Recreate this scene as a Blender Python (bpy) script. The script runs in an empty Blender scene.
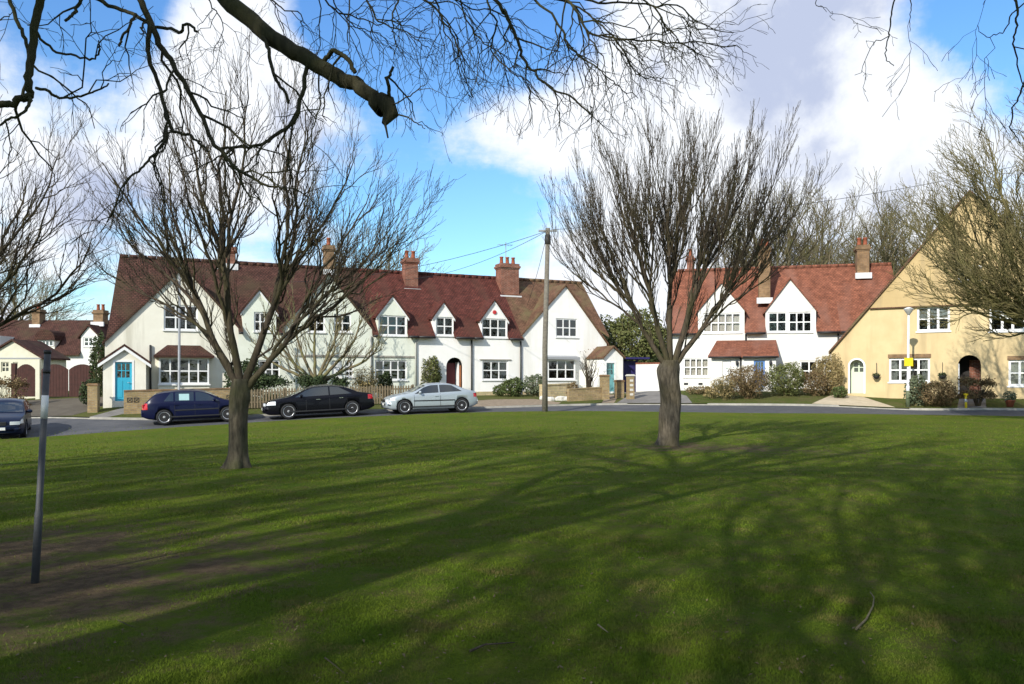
import bpy, bmesh, math, random
import numpy as np
from mathutils import Vector, Matrix
from mathutils.geometry import delaunay_2d_cdt
random.seed(11); RNG = np.random.default_rng(5)
R = math.radians
scene = bpy.context.scene
col = scene.collection

# ------------------------------------------------------------------ camera, world, sun, exposure
cam_d = bpy.data.cameras.new('camera'); cam = bpy.data.objects.new('camera', cam_d); col.objects.link(cam)
cam.location = (0, 0, 1.6); cam.rotation_euler = (R(90), 0, 0)
F = 800.0
cam_d.sensor_width = 36; cam_d.lens = 36*F/1024; cam_d.shift_y = 37/1024
cam_d.clip_start = .1; cam_d.clip_end = 3000
scene.camera = cam
scene.view_settings.view_transform = 'Standard'; scene.view_settings.look = 'None'
scene.view_settings.exposure = 0.25; scene.view_settings.gamma = 1
SUN_DIR = Vector((.52, .85, -.60)).normalized()          # the way the light travels
EL = math.asin(-SUN_DIR.z)
sun_d = bpy.data.lights.new('sun', 'SUN'); sun = bpy.data.objects.new('sun', sun_d); col.objects.link(sun)
sun_d.energy = 4.6; sun_d.angle = R(.5); sun_d.color = (1, .95, .86)
sun.rotation_euler = SUN_DIR.to_track_quat('-Z', 'Y').to_euler(); sun.location = (-20, -30, 40)

def ndx(nt):
    def N(t, **kw):
        n = nt.nodes.new(t)
        for k, v in kw.items(): setattr(n, k, v)
        return n
    return N
def build_world():
    w = bpy.data.worlds.new('World'); scene.world = w; w.use_nodes = True
    nt = w.node_tree; nt.nodes.clear(); N = ndx(nt); L = nt.links.new
    out = N('ShaderNodeOutputWorld'); bg = N('ShaderNodeBackground'); L(bg.outputs[0], out.inputs[0])
    sky = N('ShaderNodeTexSky', sky_type='NISHITA'); sky.sun_disc = False
    sky.sun_elevation = EL; sky.sun_rotation = math.atan2(-SUN_DIR.x, -SUN_DIR.y); sky.air_density = 1.0; sky.dust_density = .3; sky.ozone_density = 2.0
    tc = N('ShaderNodeTexCoord'); nrm = N('ShaderNodeVectorMath', operation='NORMALIZE'); L(tc.outputs['Generated'], nrm.inputs[0])
    D = nrm.outputs[0]
    sp = N('ShaderNodeSeparateXYZ'); L(D, sp.inputs[0])
    def M(op, a, b=None, c=None):
        n = N('ShaderNodeMath', operation=op)
        for i, v in enumerate((a, b, c)):
            if v is None: continue
            if isinstance(v, (int, float)): n.inputs[i].default_value = v
            else: L(v, n.inputs[i])
        return n.outputs[0]
    zz = M('ADD', M('MAXIMUM', sp.outputs[2], 0.0), .16)
    cb = N('ShaderNodeCombineXYZ'); L(M('DIVIDE', sp.outputs[0], zz), cb.inputs[0]); L(M('DIVIDE', sp.outputs[1], zz), cb.inputs[1])
    def noise(vec, scale, detail, rough, off=(0, 0, 0)):
        a = N('ShaderNodeVectorMath', operation='ADD'); L(vec, a.inputs[0]); a.inputs[1].default_value = off
        n = N('ShaderNodeTexNoise'); L(a.outputs[0], n.inputs['Vector']); n.inputs['Scale'].default_value = scale
        n.inputs['Detail'].default_value = detail; n.inputs['Roughness'].default_value = rough
        n.inputs['Distortion'].default_value = .25
        return n.outputs['Fac']
    P = cb.outputs[0]
    base = M('ADD', M('MULTIPLY', noise(P, 1.5, 9, .6, (3.1, 1.7, 0)), 1.0), M('MULTIPLY', noise(D, 7.5, 9, .64, (1, 2, 5)), .85))
    # where the big cloud masses and the clear patches sit in the sky
    blobs = [((50, 5), .11, -.60), ((130, 0), .09, -.60), ((110, 105), .20, .26), ((215, 60), .12, .34), ((40, 190), .16, .22), ((240, 120), .15, .26), ((460, 10), .16, -.72), ((355, 25), .09, -.50),
             ((560, 45), .07, -.28), ((480, 222), .11, -.42), ((400, 262), .11, -.26), ((930, 112), .09, .26), ((575, 190), .06, -.2), ((470, 135), .13, .34), ((640, 140), .16, .22), ((720, 110), .3, .16), ((720, 15), .16, .28), ((860, 130), .22, .20),
             ((970, 22), .085, -.50), ((905, 30), .06, -.16), ((1015, 92), .05, -.38), ((780, 60), .05, -.12), ((150, 215), .08, -.32), ((40, 285), .10, .05), ((520, 262), .07, .14), ((250, 230), .1, -.1), ((60, 240), .09, -.22), ((330, 190), .06, -.15)]
    acc = base
    for (px, py), s, a in blobs:
        d0 = Vector((px-512, F, 379-py)).normalized()
        dn = N('ShaderNodeVectorMath', operation='DISTANCE'); L(D, dn.inputs[0]); dn.inputs[1].default_value = d0
        q = M('DIVIDE', dn.outputs['Value'], s)
        e = M('EXPONENT', M('MULTIPLY', M('MULTIPLY', q, q), -1.0))
        acc = M('ADD', acc, M('MULTIPLY', e, a))
    mr = N('ShaderNodeMapRange', interpolation_type='SMOOTHSTEP'); L(acc, mr.inputs[0])
    mr.inputs[1].default_value = .72; mr.inputs[2].default_value = 1.12; cover = mr.outputs[0]
    # cloud shading: thick undersides go lilac grey
    g = noise(D, 6.0, 9, .6, (7, 3, 1))
    gr = M('ADD', M('MULTIPLY', M('SUBTRACT', g, .5), 1.7), .47)
    for (px, py), s, a in [((745, 62), .12, .36), ((850, 62), .09, .34), ((640, 78), .07, .24), ((850, 130), .13, -.34), ((600, 130), .12, -.2), ((870, 195), .13, .36), ((90, 200), .12, .14), ((690, 120), .12, -.25), ((880, 125), .1, -.2), ((460, 135), .12, -.2), ((110, 60), .12, -.2)]:
        d0 = Vector((px-512, F, 379-py)).normalized()
        dn = N('ShaderNodeVectorMath', operation='DISTANCE'); L(D, dn.inputs[0]); dn.inputs[1].default_value = d0
        q = M('DIVIDE', dn.outputs['Value'], s)
        gr = M('ADD', gr, M('MULTIPLY', M('EXPONENT', M('MULTIPLY', M('MULTIPLY', q, q), -1.0)), a))
    m2 = N('ShaderNodeMapRange', interpolation_type='SMOOTHSTEP'); L(gr, m2.inputs[0]); m2.inputs[1].default_value = .45; m2.inputs[2].default_value = .85
    cc = N('ShaderNodeMix', data_type='RGBA'); L(m2.outputs[0], cc.inputs['Factor'])
    cc.inputs[6].default_value = (.86, .89, .94, 1); cc.inputs[7].default_value = (.47, .53, .70, 1)
    tint = N('ShaderNodeMix', data_type='RGBA', blend_type='MULTIPLY'); tint.inputs['Factor'].default_value = 1
    L(sky.outputs[0], tint.inputs[6])
    el = N('ShaderNodeMapRange'); L(sp.outputs[2], el.inputs[0]); el.inputs[1].default_value = .08; el.inputs[2].default_value = .42
    tm = N('ShaderNodeMix', data_type='RGBA'); L(el.outputs[0], tm.inputs['Factor']); tm.inputs[6].default_value = (.115, .158, .165, 1); tm.inputs[7].default_value = (.098, .150, .200, 1); L(tm.outputs[2], tint.inputs[7])
    mx = N('ShaderNodeMix', data_type='RGBA'); L(cover, mx.inputs['Factor']); L(tint.outputs[2], mx.inputs[6]); L(cc.outputs[2], mx.inputs[7])
    # brightness 10 in the texture, 0.1 in the background
    sc = N('ShaderNodeVectorMath', operation='SCALE'); L(mx.outputs[2], sc.inputs[0]); sc.inputs['Scale'].default_value = 10
    L(sc.outputs[0], bg.inputs[0]); bg.inputs[1].default_value = .1
build_world()

# ------------------------------------------------------------------ materials
MATS = {}
def material(name, c1, c2=None, scale=4, rough=.85, bump=0, bscale=40, metal=0, spec=.4, detail=6, lo=.35, hi=.65, c3=None, s3=.6, uv=False, clear=0, emit=None):
    m = bpy.data.materials.new(name); m.use_nodes = True; nt = m.node_tree; N = ndx(nt); L = nt.links.new
    b = nt.nodes['Principled BSDF']; b.inputs['Roughness'].default_value = rough; b.inputs['Metallic'].default_value = metal
    b.inputs['Specular IOR Level'].default_value = spec; b.inputs['Coat Weight'].default_value = clear
    tc = N('ShaderNodeTexCoord'); src = tc.outputs['UV' if uv else 'Object']
    def ns(s, d=detail):
        n = N('ShaderNodeTexNoise'); n.inputs['Scale'].default_value = s; n.inputs['Detail'].default_value = d; n.inputs['Roughness'].default_value = .6
        L(src, n.inputs['Vector']); return n.outputs['Fac']
    colr = None
    def ramp(fac, lo, hi):
        mr = N('ShaderNodeMapRange'); L(fac, mr.inputs[0]); mr.inputs[1].default_value = lo; mr.inputs[2].default_value = hi; return mr.outputs[0]
    if c2 is None: b.inputs['Base Color'].default_value = (*c1, 1)
    else:
        mx = N('ShaderNodeMix', data_type='RGBA'); L(ramp(ns(scale), lo, hi), mx.inputs['Factor']); mx.inputs[6].default_value = (*c1, 1); mx.inputs[7].default_value = (*c2, 1); o = mx.outputs[2]
        if c3:
            if name.startswith('render'):
                mp_ = N('ShaderNodeMapping'); L(tc.outputs['Object'], mp_.inputs[0]); mp_.inputs['Scale'].default_value = (2.6, 2.6, .35); src = mp_.outputs[0]
            m3 = N('ShaderNodeMix', data_type='RGBA'); L(ramp(ns(s3), .5, .68), m3.inputs['Factor'])
            src = tc.outputs['UV' if uv else 'Object']; L(o, m3.inputs[6]); m3.inputs[7].default_value = (*c3, 1); o = m3.outputs[2]
        L(o, b.inputs['Base Color'])
    if bump:
        bp = N('ShaderNodeBump'); bp.inputs['Strength'].default_value = min(1, bump*4); bp.inputs['Distance'].default_value = .03 if bump > .1 else .012
        L(ns(bscale, 4), bp.inputs['Height']); L(bp.outputs[0], b.inputs['Normal'])
    if emit: b.inputs['Emission Color'].default_value = (*emit, 1); b.inputs['Emission Strength'].default_value = 1
    MATS[name] = m; return m
def brickmat(name, c1, c2, mortar, bw, bh, mort=.01, rough=.85, bump=.5, patch=None, pscale=.5, stagger=.5, streak=None):
    m = bpy.data.materials.new(name); m.use_nodes = True; nt = m.node_tree; N = ndx(nt); L = nt.links.new
    b = nt.nodes['Principled BSDF']; b.inputs['Roughness'].default_value = rough; b.inputs['Specular IOR Level'].default_value = .1
    tc = N('ShaderNodeTexCoord')
    bt = N('ShaderNodeTexBrick'); L(tc.outputs['UV'], bt.inputs['Vector']); bt.offset = stagger
    bt.inputs['Color1'].default_value = (*c1, 1); bt.inputs['Color2'].default_value = (*c2, 1); bt.inputs['Mortar'].default_value = (*mortar, 1)
    bt.inputs['Scale'].default_value = 1; bt.inputs['Brick Width'].default_value = bw; bt.inputs['Row Height'].default_value = bh; bt.inputs['Mortar Size'].default_value = mort
    o = bt.outputs['Color']
    n = N('ShaderNodeTexNoise'); L(tc.outputs['UV'], n.inputs['Vector']); n.inputs['Scale'].default_value = 2.3; n.inputs['Detail'].default_value = 8; n.inputs['Roughness'].default_value = .7
    mr = N('ShaderNodeMapRange'); L(n.outputs['Fac'], mr.inputs[0]); mr.inputs[1].default_value = .3; mr.inputs[2].default_value = .7; mr.inputs[3].default_value = .6; mr.inputs[4].default_value = 1.45
    sc = N('ShaderNodeVectorMath', operation='SCALE'); L(o, sc.inputs[0]); L(mr.outputs[0], sc.inputs['Scale']); o = sc.outputs[0]
    if patch:
        n2 = N('ShaderNodeTexNoise'); mp = N('ShaderNodeMapping'); L(tc.outputs['UV'], mp.inputs[0]); mp.inputs['Scale'].default_value = (1, .35, 1) if streak else (1, 1, 1); L(mp.outputs[0], n2.inputs['Vector'])
        n2.inputs['Scale'].default_value = pscale; n2.inputs['Detail'].default_value = 6
        r2 = N('ShaderNodeMapRange'); L(n2.outputs['Fac'], r2.inputs[0]); r2.inputs[1].default_value = .48; r2.inputs[2].default_value = .66; r2.inputs[4].default_value = .8
        mx = N('ShaderNodeMix', data_type='RGBA'); L(r2.outputs[0], mx.inputs['Factor']); L(o, mx.inputs[6]); mx.inputs[7].default_value = (*patch, 1); o = mx.outputs[2]
    L(o, b.inputs['Base Color'])
    bp = N('ShaderNodeBump'); bp.inputs['Strength'].default_value = bump; bp.inputs['Distance'].default_value = .03; bp.invert = True
    L(bt.outputs['Fac'], bp.inputs['Height']); L(bp.outputs[0], b.inputs['Normal'])
    MATS[name] = m; return m
def glassmat(name, tint=(.55, .6, .62), refl=.12):
    m = bpy.data.materials.new(name); m.use_nodes = True; nt = m.node_tree; N = ndx(nt); L = nt.links.new; nt.nodes.clear()
    out = N('ShaderNodeOutputMaterial'); tr = N('ShaderNodeBsdfTransparent'); gl = N('ShaderNodeBsdfGlossy'); mx = N('ShaderNodeMixShader')
    tr.inputs[0].default_value = (*tint, 1); gl.inputs['Roughness'].default_value = .03
    fr = N('ShaderNodeFresnel'); fr.inputs[0].default_value = 1.5
    ad = N('ShaderNodeMath', operation='ADD'); L(fr.outputs[0], ad.inputs[0]); ad.inputs[1].default_value = refl-.04
    nz = N('ShaderNodeTexNoise'); nz.inputs['Scale'].default_value = 2.2; bp = N('ShaderNodeBump'); bp.inputs['Strength'].default_value = .25; bp.inputs['Distance'].default_value = .03
    tc = N('ShaderNodeTexCoord'); L(tc.outputs['Object'], nz.inputs['Vector']); L(nz.outputs[0], bp.inputs['Height']); L(bp.outputs[0], gl.inputs['Normal'])
    L(ad.outputs[0], mx.inputs[0]); L(tr.outputs[0], mx.inputs[1]); L(gl.outputs[0], mx.inputs[2]); L(mx.outputs[0], out.inputs[0])
    MATS[name] = m; return m
def barkmat(name, c1, c2, moss, k=.5, sc=7):
    m = bpy.data.materials.new(name); m.use_nodes = True; nt = m.node_tree; N = ndx(nt); L = nt.links.new
    b = nt.nodes['Principled BSDF']; b.inputs['Roughness'].default_value = .95; b.inputs['Specular IOR Level'].default_value = .15
    tc = N('ShaderNodeTexCoord'); mp = N('ShaderNodeMapping'); L(tc.outputs['Object'], mp.inputs[0]); mp.inputs['Scale'].default_value = (1, 1, .22)
    n = N('ShaderNodeTexNoise'); L(mp.outputs[0], n.inputs['Vector']); n.inputs['Scale'].default_value = sc*2.5; n.inputs['Detail'].default_value = 8; n.inputs['Roughness'].default_value = .65
    r = N('ShaderNodeMapRange'); L(n.outputs['Fac'], r.inputs[0]); r.inputs[1].default_value = .35; r.inputs[2].default_value = .65
    mx = N('ShaderNodeMix', data_type='RGBA'); L(r.outputs[0], mx.inputs['Factor']); mx.inputs[6].default_value = (*c1, 1); mx.inputs[7].default_value = (*c2, 1)
    n2 = N('ShaderNodeTexNoise'); L(tc.outputs['Object'], n2.inputs['Vector']); n2.inputs['Scale'].default_value = 1.7; n2.inputs['Detail'].default_value = 6
    r2 = N('ShaderNodeMapRange'); L(n2.outputs['Fac'], r2.inputs[0]); r2.inputs[1].default_value = .45; r2.inputs[2].default_value = .62; r2.inputs[4].default_value = k
    m3 = N('ShaderNodeMix', data_type='RGBA'); L(r2.outputs[0], m3.inputs['Factor']); L(mx.outputs[2], m3.inputs[6]); m3.inputs[7].default_value = (*moss, 1)
    L(m3.outputs[2], b.inputs['Base Color'])
    bp = N('ShaderNodeBump'); bp.inputs['Strength'].default_value = 1; bp.inputs['Distance'].default_value = .03; L(n.outputs['Fac'], bp.inputs['Height']); L(bp.outputs[0], b.inputs['Normal'])
    MATS[name] = m; return m

material('render_cream', (.81, .78, .66), (.75, .72, .60), 1.6, .95, .1, 60, c3=(.60, .57, .46), s3=.5)
material('render_green', (.74, .77, .66), (.68, .71, .60), 1.6, .95, .1, 60, c3=(.66, .70, .58), s3=.5)
material('render_white', (.87, .86, .82), (.82, .81, .76), 1.4, .95, .1, 60, c3=(.76, .74, .67), s3=.4)
material('render_bright', (.74, .73, .69), (.66, .65, .60), 1.4, .95, .1, 60)
material('render_tan', (.62, .49, .27), (.56, .43, .23), 1.2, .95, .1, 60, c3=(.47, .36, .195), s3=.5)
material('render_tan_dark', (.52, .385, .19), (.45, .33, .16), .9, .95, .12, 30, c3=(.37, .28, .15), s3=.5)
material('render_grey', (.42, .43, .36), (.36, .37, .31), 1.5, .95, .1, 60)
brickmat('tile_brown', (.105, .048, .036), (.070, .035, .027), (.03, .017, .014), .17, .12, .016, patch=(.070, .050, .030), pscale=.6)
brickmat('tile_red', (.150, .046, .034), (.100, .034, .027), (.035, .017, .014), .17, .12, .016, patch=(.085, .042, .030), pscale=.7, streak=True)
brickmat('tile_moss', (.18, .095, .058), (.125, .068, .042), (.07, .045, .03), .17, .1, .012, patch=(.16, .13, .065), pscale=.8)
brickmat('tile_orange', (.27, .100, .058), (.185, .068, .042), (.11, .05, .032), .17, .12, .014, patch=(.22, .11, .08), pscale=.6, streak=True)
brickmat('brick_red', (.25, .085, .05), (.18, .062, .04), (.24, .18, .14), .215, .075, .01)
brickmat('brick_yellow', (.36, .26, .12), (.27, .18, .085), (.26, .22, .16), .215, .075, .01, patch=(.20, .17, .08), pscale=1.2)
brickmat('brick_pale', (.52, .42, .24), (.42, .33, .18), (.34, .30, .22), .3, .14, .012, patch=(.36, .33, .18), pscale=1.2)
brickmat('brick_brown', (.26, .16, .08), (.20, .12, .065), (.2, .15, .1), .215, .075, .01)
material('paint_white', (.80, .80, .78), rough=.45)
material('paint_cream', (.62, .60, .46), (.55, .53, .4), 3, .6)
material('paint_cyan', (.045, .42, .58), (.04, .36, .5), 2, .45)
material('paint_teal', (.16, .40, .40), (.14, .34, .35), 2, .5)
material('paint_blue', (.10, .22, .50), rough=.5)
material('paint_mint', (.60, .68, .52), rough=.5)
material('paint_navy', (.022, .018, .10), (.018, .015, .08), 3, .5)
material('paint_maroon', (.12, .012, .015), rough=.4)
material('terracotta', (.32, .095, .045), (.25, .07, .035), 6, .8)
material('wood_orange', (.42, .16, .06), (.3, .11, .04), 3, .5)
material('gutter_black', (.02, .02, .02), rough=.5)
material('gutter_grey', (.40, .40, .36), rough=.6)
material('lead', (.30, .31, .32), rough=.6)
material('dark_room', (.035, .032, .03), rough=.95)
material('curtain', (.50, .48, .42), (.4, .38, .34), 8, .95)
material('curtain_tan', (.34, .29, .15), (.26, .22, .11), 8, .95)
material('timber_brown', (.062, .020, .014), (.040, .014, .010), 5, .8, .1, 30)
material('timber_pole', (.20, .18, .14), (.12, .105, .085), 9, .9, .15, 30)
material('timber_fence', (.22, .17, .10), (.15, .12, .075), 9, .9, .1, 30)
material('concrete', (.38, .36, .31), (.30, .28, .24), 5, .9, .1, 40)
material('stone_white', (.62, .60, .54), (.5, .48, .42), 6, .9, .1, 30)
material('galvanised', (.30, .31, .31), (.24, .25, .25), 6, .5, metal=.3)
material('post_grey', (.062, .064, .068), (.042, .044, .048), 9, .55, .05, 50, c3=(.10, .09, .08), s3=3)
material('lamp_white', (.68, .69, .68), (.60, .61, .60), 4, .5)
material('lamp_glass', (.34, .34, .32), rough=.3)
material('yellow_paint', (.80, .60, .02), rough=.5)
material('black_rubber', (.015, .015, .016), rough=.8)
material('black_plastic', (.02, .02, .022), rough=.45)
material('alloy', (.62, .63, .65), rough=.3, metal=.6)
material('chrome', (.7, .7, .72), rough=.15, metal=1)
material('car_navy', (.004, .006, .030), rough=.3, spec=.18, clear=.12)
material('car_black', (.004, .004, .007), rough=.25, spec=.18, clear=.12)
material('car_silver', (.42, .47, .50), rough=.35, metal=.4, spec=.5, clear=.5)
material('car_blue', (.006, .011, .030), rough=.3, spec=.18, clear=.12)
material('car_glass', (.018, .023, .026), rough=.05, spec=.8, clear=.5)
material('red_lens', (.50, .01, .015), rough=.15, clear=1)
material('clear_lens', (.75, .78, .80), rough=.1, clear=1)
material('amber_lens', (.7, .25, .02), rough=.2)
material('plate_white', (.75, .75, .72), rough=.5)
material('plate_yellow', (.7, .55, .05), rough=.5)
material('cyan_pale', (.30, .46, .46), rough=.6)
material('asphalt', (.075, .077, .082), (.058, .060, .065), 3, .95, .1, 90, c3=(.098, .097, .098), s3=.5)
material('drive', (.21, .195, .175), (.155, .145, .13), 2, .95, .1, 60, c3=(.13, .12, .11), s3=.7)
material('drive_brown', (.10, .085, .06), (.075, .06, .042), 2, .95, .1, 60)
material('gravel', (.30, .235, .16), (.20, .15, .10), 5, .95, .15, 60)
material('paving_pale', (.52, .44, .31), (.42, .35, .24), 3, .95, .1, 60)
material('kerb', (.40, .38, .33), (.28, .27, .23), 3, .9, .1, 50)
glassmat('glass')
glassmat('glass_lace', (.9, .9, .9), .1)
barkmat('bark', (.040, .034, .024), (.115, .098, .068), (.060, .064, .024), .6)
barkmat('bark_stout', (.045, .038, .028), (.15, .125, .09), (.07, .06, .028), .5)
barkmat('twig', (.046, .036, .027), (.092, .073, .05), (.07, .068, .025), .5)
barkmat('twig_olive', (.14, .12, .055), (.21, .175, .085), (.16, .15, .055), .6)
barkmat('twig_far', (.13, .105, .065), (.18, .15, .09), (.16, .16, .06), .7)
barkmat('bark_overhead', (.030, .028, .016), (.065, .058, .032), (.045, .05, .018), .6)
def leafmat(name, c1, c2, c3=None):
    m = material(name, c1, c2, 3.5, .8, lo=.35, hi=.65, c3=c3, s3=9); return m
leafmat('leaf_dark', (.020, .040, .012), (.05, .075, .02), (.03, .035, .012))
leafmat('leaf_green', (.05, .085, .02), (.10, .13, .035), (.06, .05, .02))
leafmat('leaf_olive', (.085, .105, .025), (.14, .155, .045), (.10, .08, .03))
leafmat('leaf_brown', (.19, .125, .055), (.13, .085, .04), (.14, .13, .05))
leafmat('leaf_straw', (.34, .25, .11), (.24, .18, .075), (.16, .15, .05))
leafmat('leaf_grey', (.09, .12, .06), (.15, .17, .10))

# ------------------------------------------------------------------ ground height
CP = [(0,0,0),(-10,4,0),(10,4,0),(-5,14.4,0),(3.8,19.4,0),(-16,12,-.12),(-18,28,-.62),(-14,34.5,-.24),(-8.5,35.6,-.03),(-4,37,.09),(2,39,.16),
      (8,40,.2),(12,38,.09),(16,36,.03),(20,35,.02),(20,37.9,.2),(24,33.6,0),(24,36,.25),(-16,37.6,.08),(-9,40,.25),(-19.5,39.5,.45),(-10,43.8,.5),(-2,47.5,.62),(3.4,50,.66),(6.3,51.2,.7),
      (12,46.6,1.0),(9,48,.9),(17.5,45.2,.97),(19.5,45,.8),(16.9,42.8,.82),(22.4,39.3,.62),(26,37.4,.58),(30,35,.5),(30,20,0),(20,10,0),(-34,30,-.6),(-24,42,.5),(-24,36.5,-.2),(0,28,.02),(12,30,0),
      (0,90,1.2),(-60,85,.9),(60,85,1.3),(-70,30,-.5),(70,35,.2),(0,-40,0),(-60,-40,0),(60,-40,0),(0,160,1.2),(-200,160,1),(200,160,1),(200,-100,0),(-200,-100,0)]
_P = np.array(CP, float); _c = 3.5
_A = np.sqrt(((_P[:, None, :2]-_P[None, :, :2])**2).sum(-1)+_c*_c); _w = np.linalg.solve(_A+np.eye(len(_P))*-.02, _P[:, 2])
def H(x, y):
    return float((np.sqrt((_P[:, 0]-x)**2+(_P[:, 1]-y)**2+_c*_c)*_w).sum())
def Hv(xy):
    return (np.sqrt(((xy[:, None, :]-_P[None, :, :2])**2).sum(-1)+_c*_c)*_w).sum(1)
def at(px, py, depth):                                    # a point seen at a pixel, at a distance in front of the camera
    return Vector(((px-512)/F*depth, depth, 1.6+(379-py)/F*depth))

# ------------------------------------------------------------------ mesh helpers
OFF = {}
def off_of(o):
    while o is not None:
        if o.name in OFF: return OFF[o.name]
        o = o.parent
    return (0, 0, 0)
def tag(o, label=None, cat=None, group=None, kind=None):
    for k, v in (('label', label), ('category', cat), ('group', group), ('kind', kind)):
        if v: o[k] = v
    return o
def empty(name, loc, rz=0, label=None, cat=None, group=None, off=None):
    o = bpy.data.objects.new(name, None); col.objects.link(o); o.location = loc; o.rotation_euler = (0, 0, rz)
    o.empty_display_size = .3
    if off is not None: OFF[o.name] = off
    tag(o, label, cat, group); return o
class MB:
    def __init__(s): s.v = []; s.f = []; s.m = []; s.sm = []
    def face(s, pts, mi=0, smooth=False):
        i = len(s.v); s.v += [tuple(p) for p in pts]; s.f.append(tuple(range(i, i+len(pts)))); s.m.append(mi); s.sm.append(smooth)
    def box(s, x0, x1, y0, y1, z0, z1, mi=0):
        i = len(s.v)
        s.v += [(x0,y0,z0),(x1,y0,z0),(x1,y1,z0),(x0,y1,z0),(x0,y0,z1),(x1,y0,z1),(x1,y1,z1),(x0,y1,z1)]
        for f in ((0,3,2,1),(4,5,6,7),(0,1,5,4),(1,2,6,5),(2,3,7,6),(3,0,4,7)): s.f.append(tuple(i+k for k in f)); s.m.append(mi); s.sm.append(False)
    def prism(s, poly, y0, y1, mi=0, caps=True, plane='xz'):   # poly in x,z run along y; counter-clockwise seen from -y
        n = len(poly); i = len(s.v)
        P = (lambda a, b, y: (a, y, b)) if plane == 'xz' else ((lambda a, b, y: (a, b, y)) if plane == 'xy' else (lambda a, b, y: (y, a, b)))
        s.v += [P(a, b, y0) for a, b in poly]+[P(a, b, y1) for a, b in poly]
        for k in range(n):
            q = (k+1) % n; s.f.append((i+k, i+n+k, i+n+q, i+q)); s.m.append(mi); s.sm.append(False)
        if caps:
            s.f.append(tuple(range(i, i+n))); s.m.append(mi); s.sm.append(False)
            s.f.append(tuple(range(i+2*n-1, i+n-1, -1))); s.m.append(mi); s.sm.append(False)
    def slab(s, quad, th, mi=0):                             # quad top surface, thickness downward
        i = len(s.v); n = len(quad)
        s.v += [tuple(p) for p in quad]+[(p[0], p[1], p[2]-th) for p in quad]
        s.f.append(tuple(range(i, i+n))); s.f.append(tuple(range(i+2*n-1, i+n-1, -1)))
        for k in range(n): q = (k+1) % n; s.f.append((i+k, i+n+k, i+n+q, i+q))
        for _ in range(n+2): s.m.append(mi); s.sm.append(False)
    def tube(s, pts, rad, n=8, mi=0, cap=True, smooth=True):
        pts = [Vector(p) for p in pts]; m = len(pts)
        if not hasattr(rad, '__len__'): rad = [rad]*m
        i = len(s.v); up = Vector((0, 0, 1)); prev = None
        for k in range(m):
            t = (pts[min(k+1, m-1)]-pts[max(k-1, 0)]); 
            if t.length < 1e-9: t = Vector((0, 0, 1))
            t.normalize()
            if prev is None:
                a = t.cross(up) if abs(t.z) < .9 else t.cross(Vector((1, 0, 0)))
            else: a = prev-t*prev.dot(t)
            a.normalize(); prev = a; b = t.cross(a)
            for j in range(n):
                an = 2*math.pi*j/n; q = pts[k]+(a*math.cos(an)+b*math.sin(an))*rad[k]; s.v.append((q.x, q.y, q.z))
        for k in range(m-1):
            for j in range(n):
                j2 = (j+1) % n; s.f.append((i+k*n+j, i+k*n+j2, i+(k+1)*n+j2, i+(k+1)*n+j)); s.m.append(mi); s.sm.append(smooth)
        if cap:
            s.f.append(tuple(i+j for j in range(n-1, -1, -1))); s.m.append(mi); s.sm.append(False)
            s.f.append(tuple(i+(m-1)*n+j for j in range(n))); s.m.append(mi); s.sm.append(False)
    def lathe(s, prof, cx, cy, n=16, mi=0, axis='z', smooth=True):   # prof (r,h)
        i = len(s.v); m = len(prof)
        for r, h in prof:
            for j in range(n):
                a = 2*math.pi*j/n; u, w = r*math.cos(a), r*math.sin(a)
                s.v.append((cx+u, cy+w, h) if axis == 'z' else (cx+u, h, cy+w))
        for k in range(m-1):
            for j in range(n):
                j2 = (j+1) % n; f = (i+k*n+j, i+k*n+j2, i+(k+1)*n+j2, i+(k+1)*n+j)
                s.f.append(f if axis == 'z' else f[::-1]); s.m.append(mi); s.sm.append(smooth)
        s.f.append(tuple(i+j for j in range(n-1, -1, -1))); s.m.append(mi); s.sm.append(False)
        s.f.append(tuple(i+(m-1)*n+j for j in range(n))); s.m.append(mi); s.sm.append(False)
    def build(s, name, mats, parent=None, uv=True, local=False):
        if isinstance(mats, str): mats = [mats]
        ox, oy, oz = (0, 0, 0) if local else off_of(parent)
        v = np.array(s.v, dtype=np.float64).reshape(-1, 3)-np.array((ox, oy, oz))
        me = bpy.data.meshes.new(name)
        nf = len(s.f); sizes = np.array([len(f) for f in s.f], dtype=np.int32); idx = np.fromiter((i for f in s.f for i in f), dtype=np.int32, count=int(sizes.sum()))
        me.vertices.add(len(v)); me.vertices.foreach_set('co', v.astype(np.float32).ravel())
        me.loops.add(len(idx)); me.loops.foreach_set('vertex_index', idx)
        me.polygons.add(nf); me.polygons.foreach_set('loop_start', np.concatenate(([0], np.cumsum(sizes)[:-1])).astype(np.int32))
        me.polygons.foreach_set('material_index', np.array(s.m, dtype=np.int32)); me.polygons.foreach_set('use_smooth', np.array(s.sm, dtype=bool))
        for m in mats: me.materials.append(MATS[m])
        me.update(calc_edges=True); me.validate()
        if uv and nf < 20000:
            nr = np.empty(nf*3, dtype=np.float32); me.polygons.foreach_get('normal', nr); nr = nr.reshape(-1, 3)
            if len(nr) == len(sizes):
                h = np.stack([-nr[:, 1], nr[:, 0], np.zeros(nf)], 1); ln = np.linalg.norm(h, axis=1)
                h[ln < .05] = (1, 0, 0); h /= np.linalg.norm(h, axis=1)[:, None]
                w = np.cross(nr, h); rep = np.repeat(np.arange(nf), sizes); p = v[idx]
                uvl = me.uv_layers.new(name='UVMap'); uvs = np.stack([(p*h[rep]).sum(1), (p*w[rep]).sum(1)], 1).astype(np.float32)
                uvl.data.foreach_set('uv', uvs.ravel())
        o = bpy.data.objects.new(name, me); col.objects.link(o)
        if parent is not None: o.parent = parent
        return o
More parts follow.
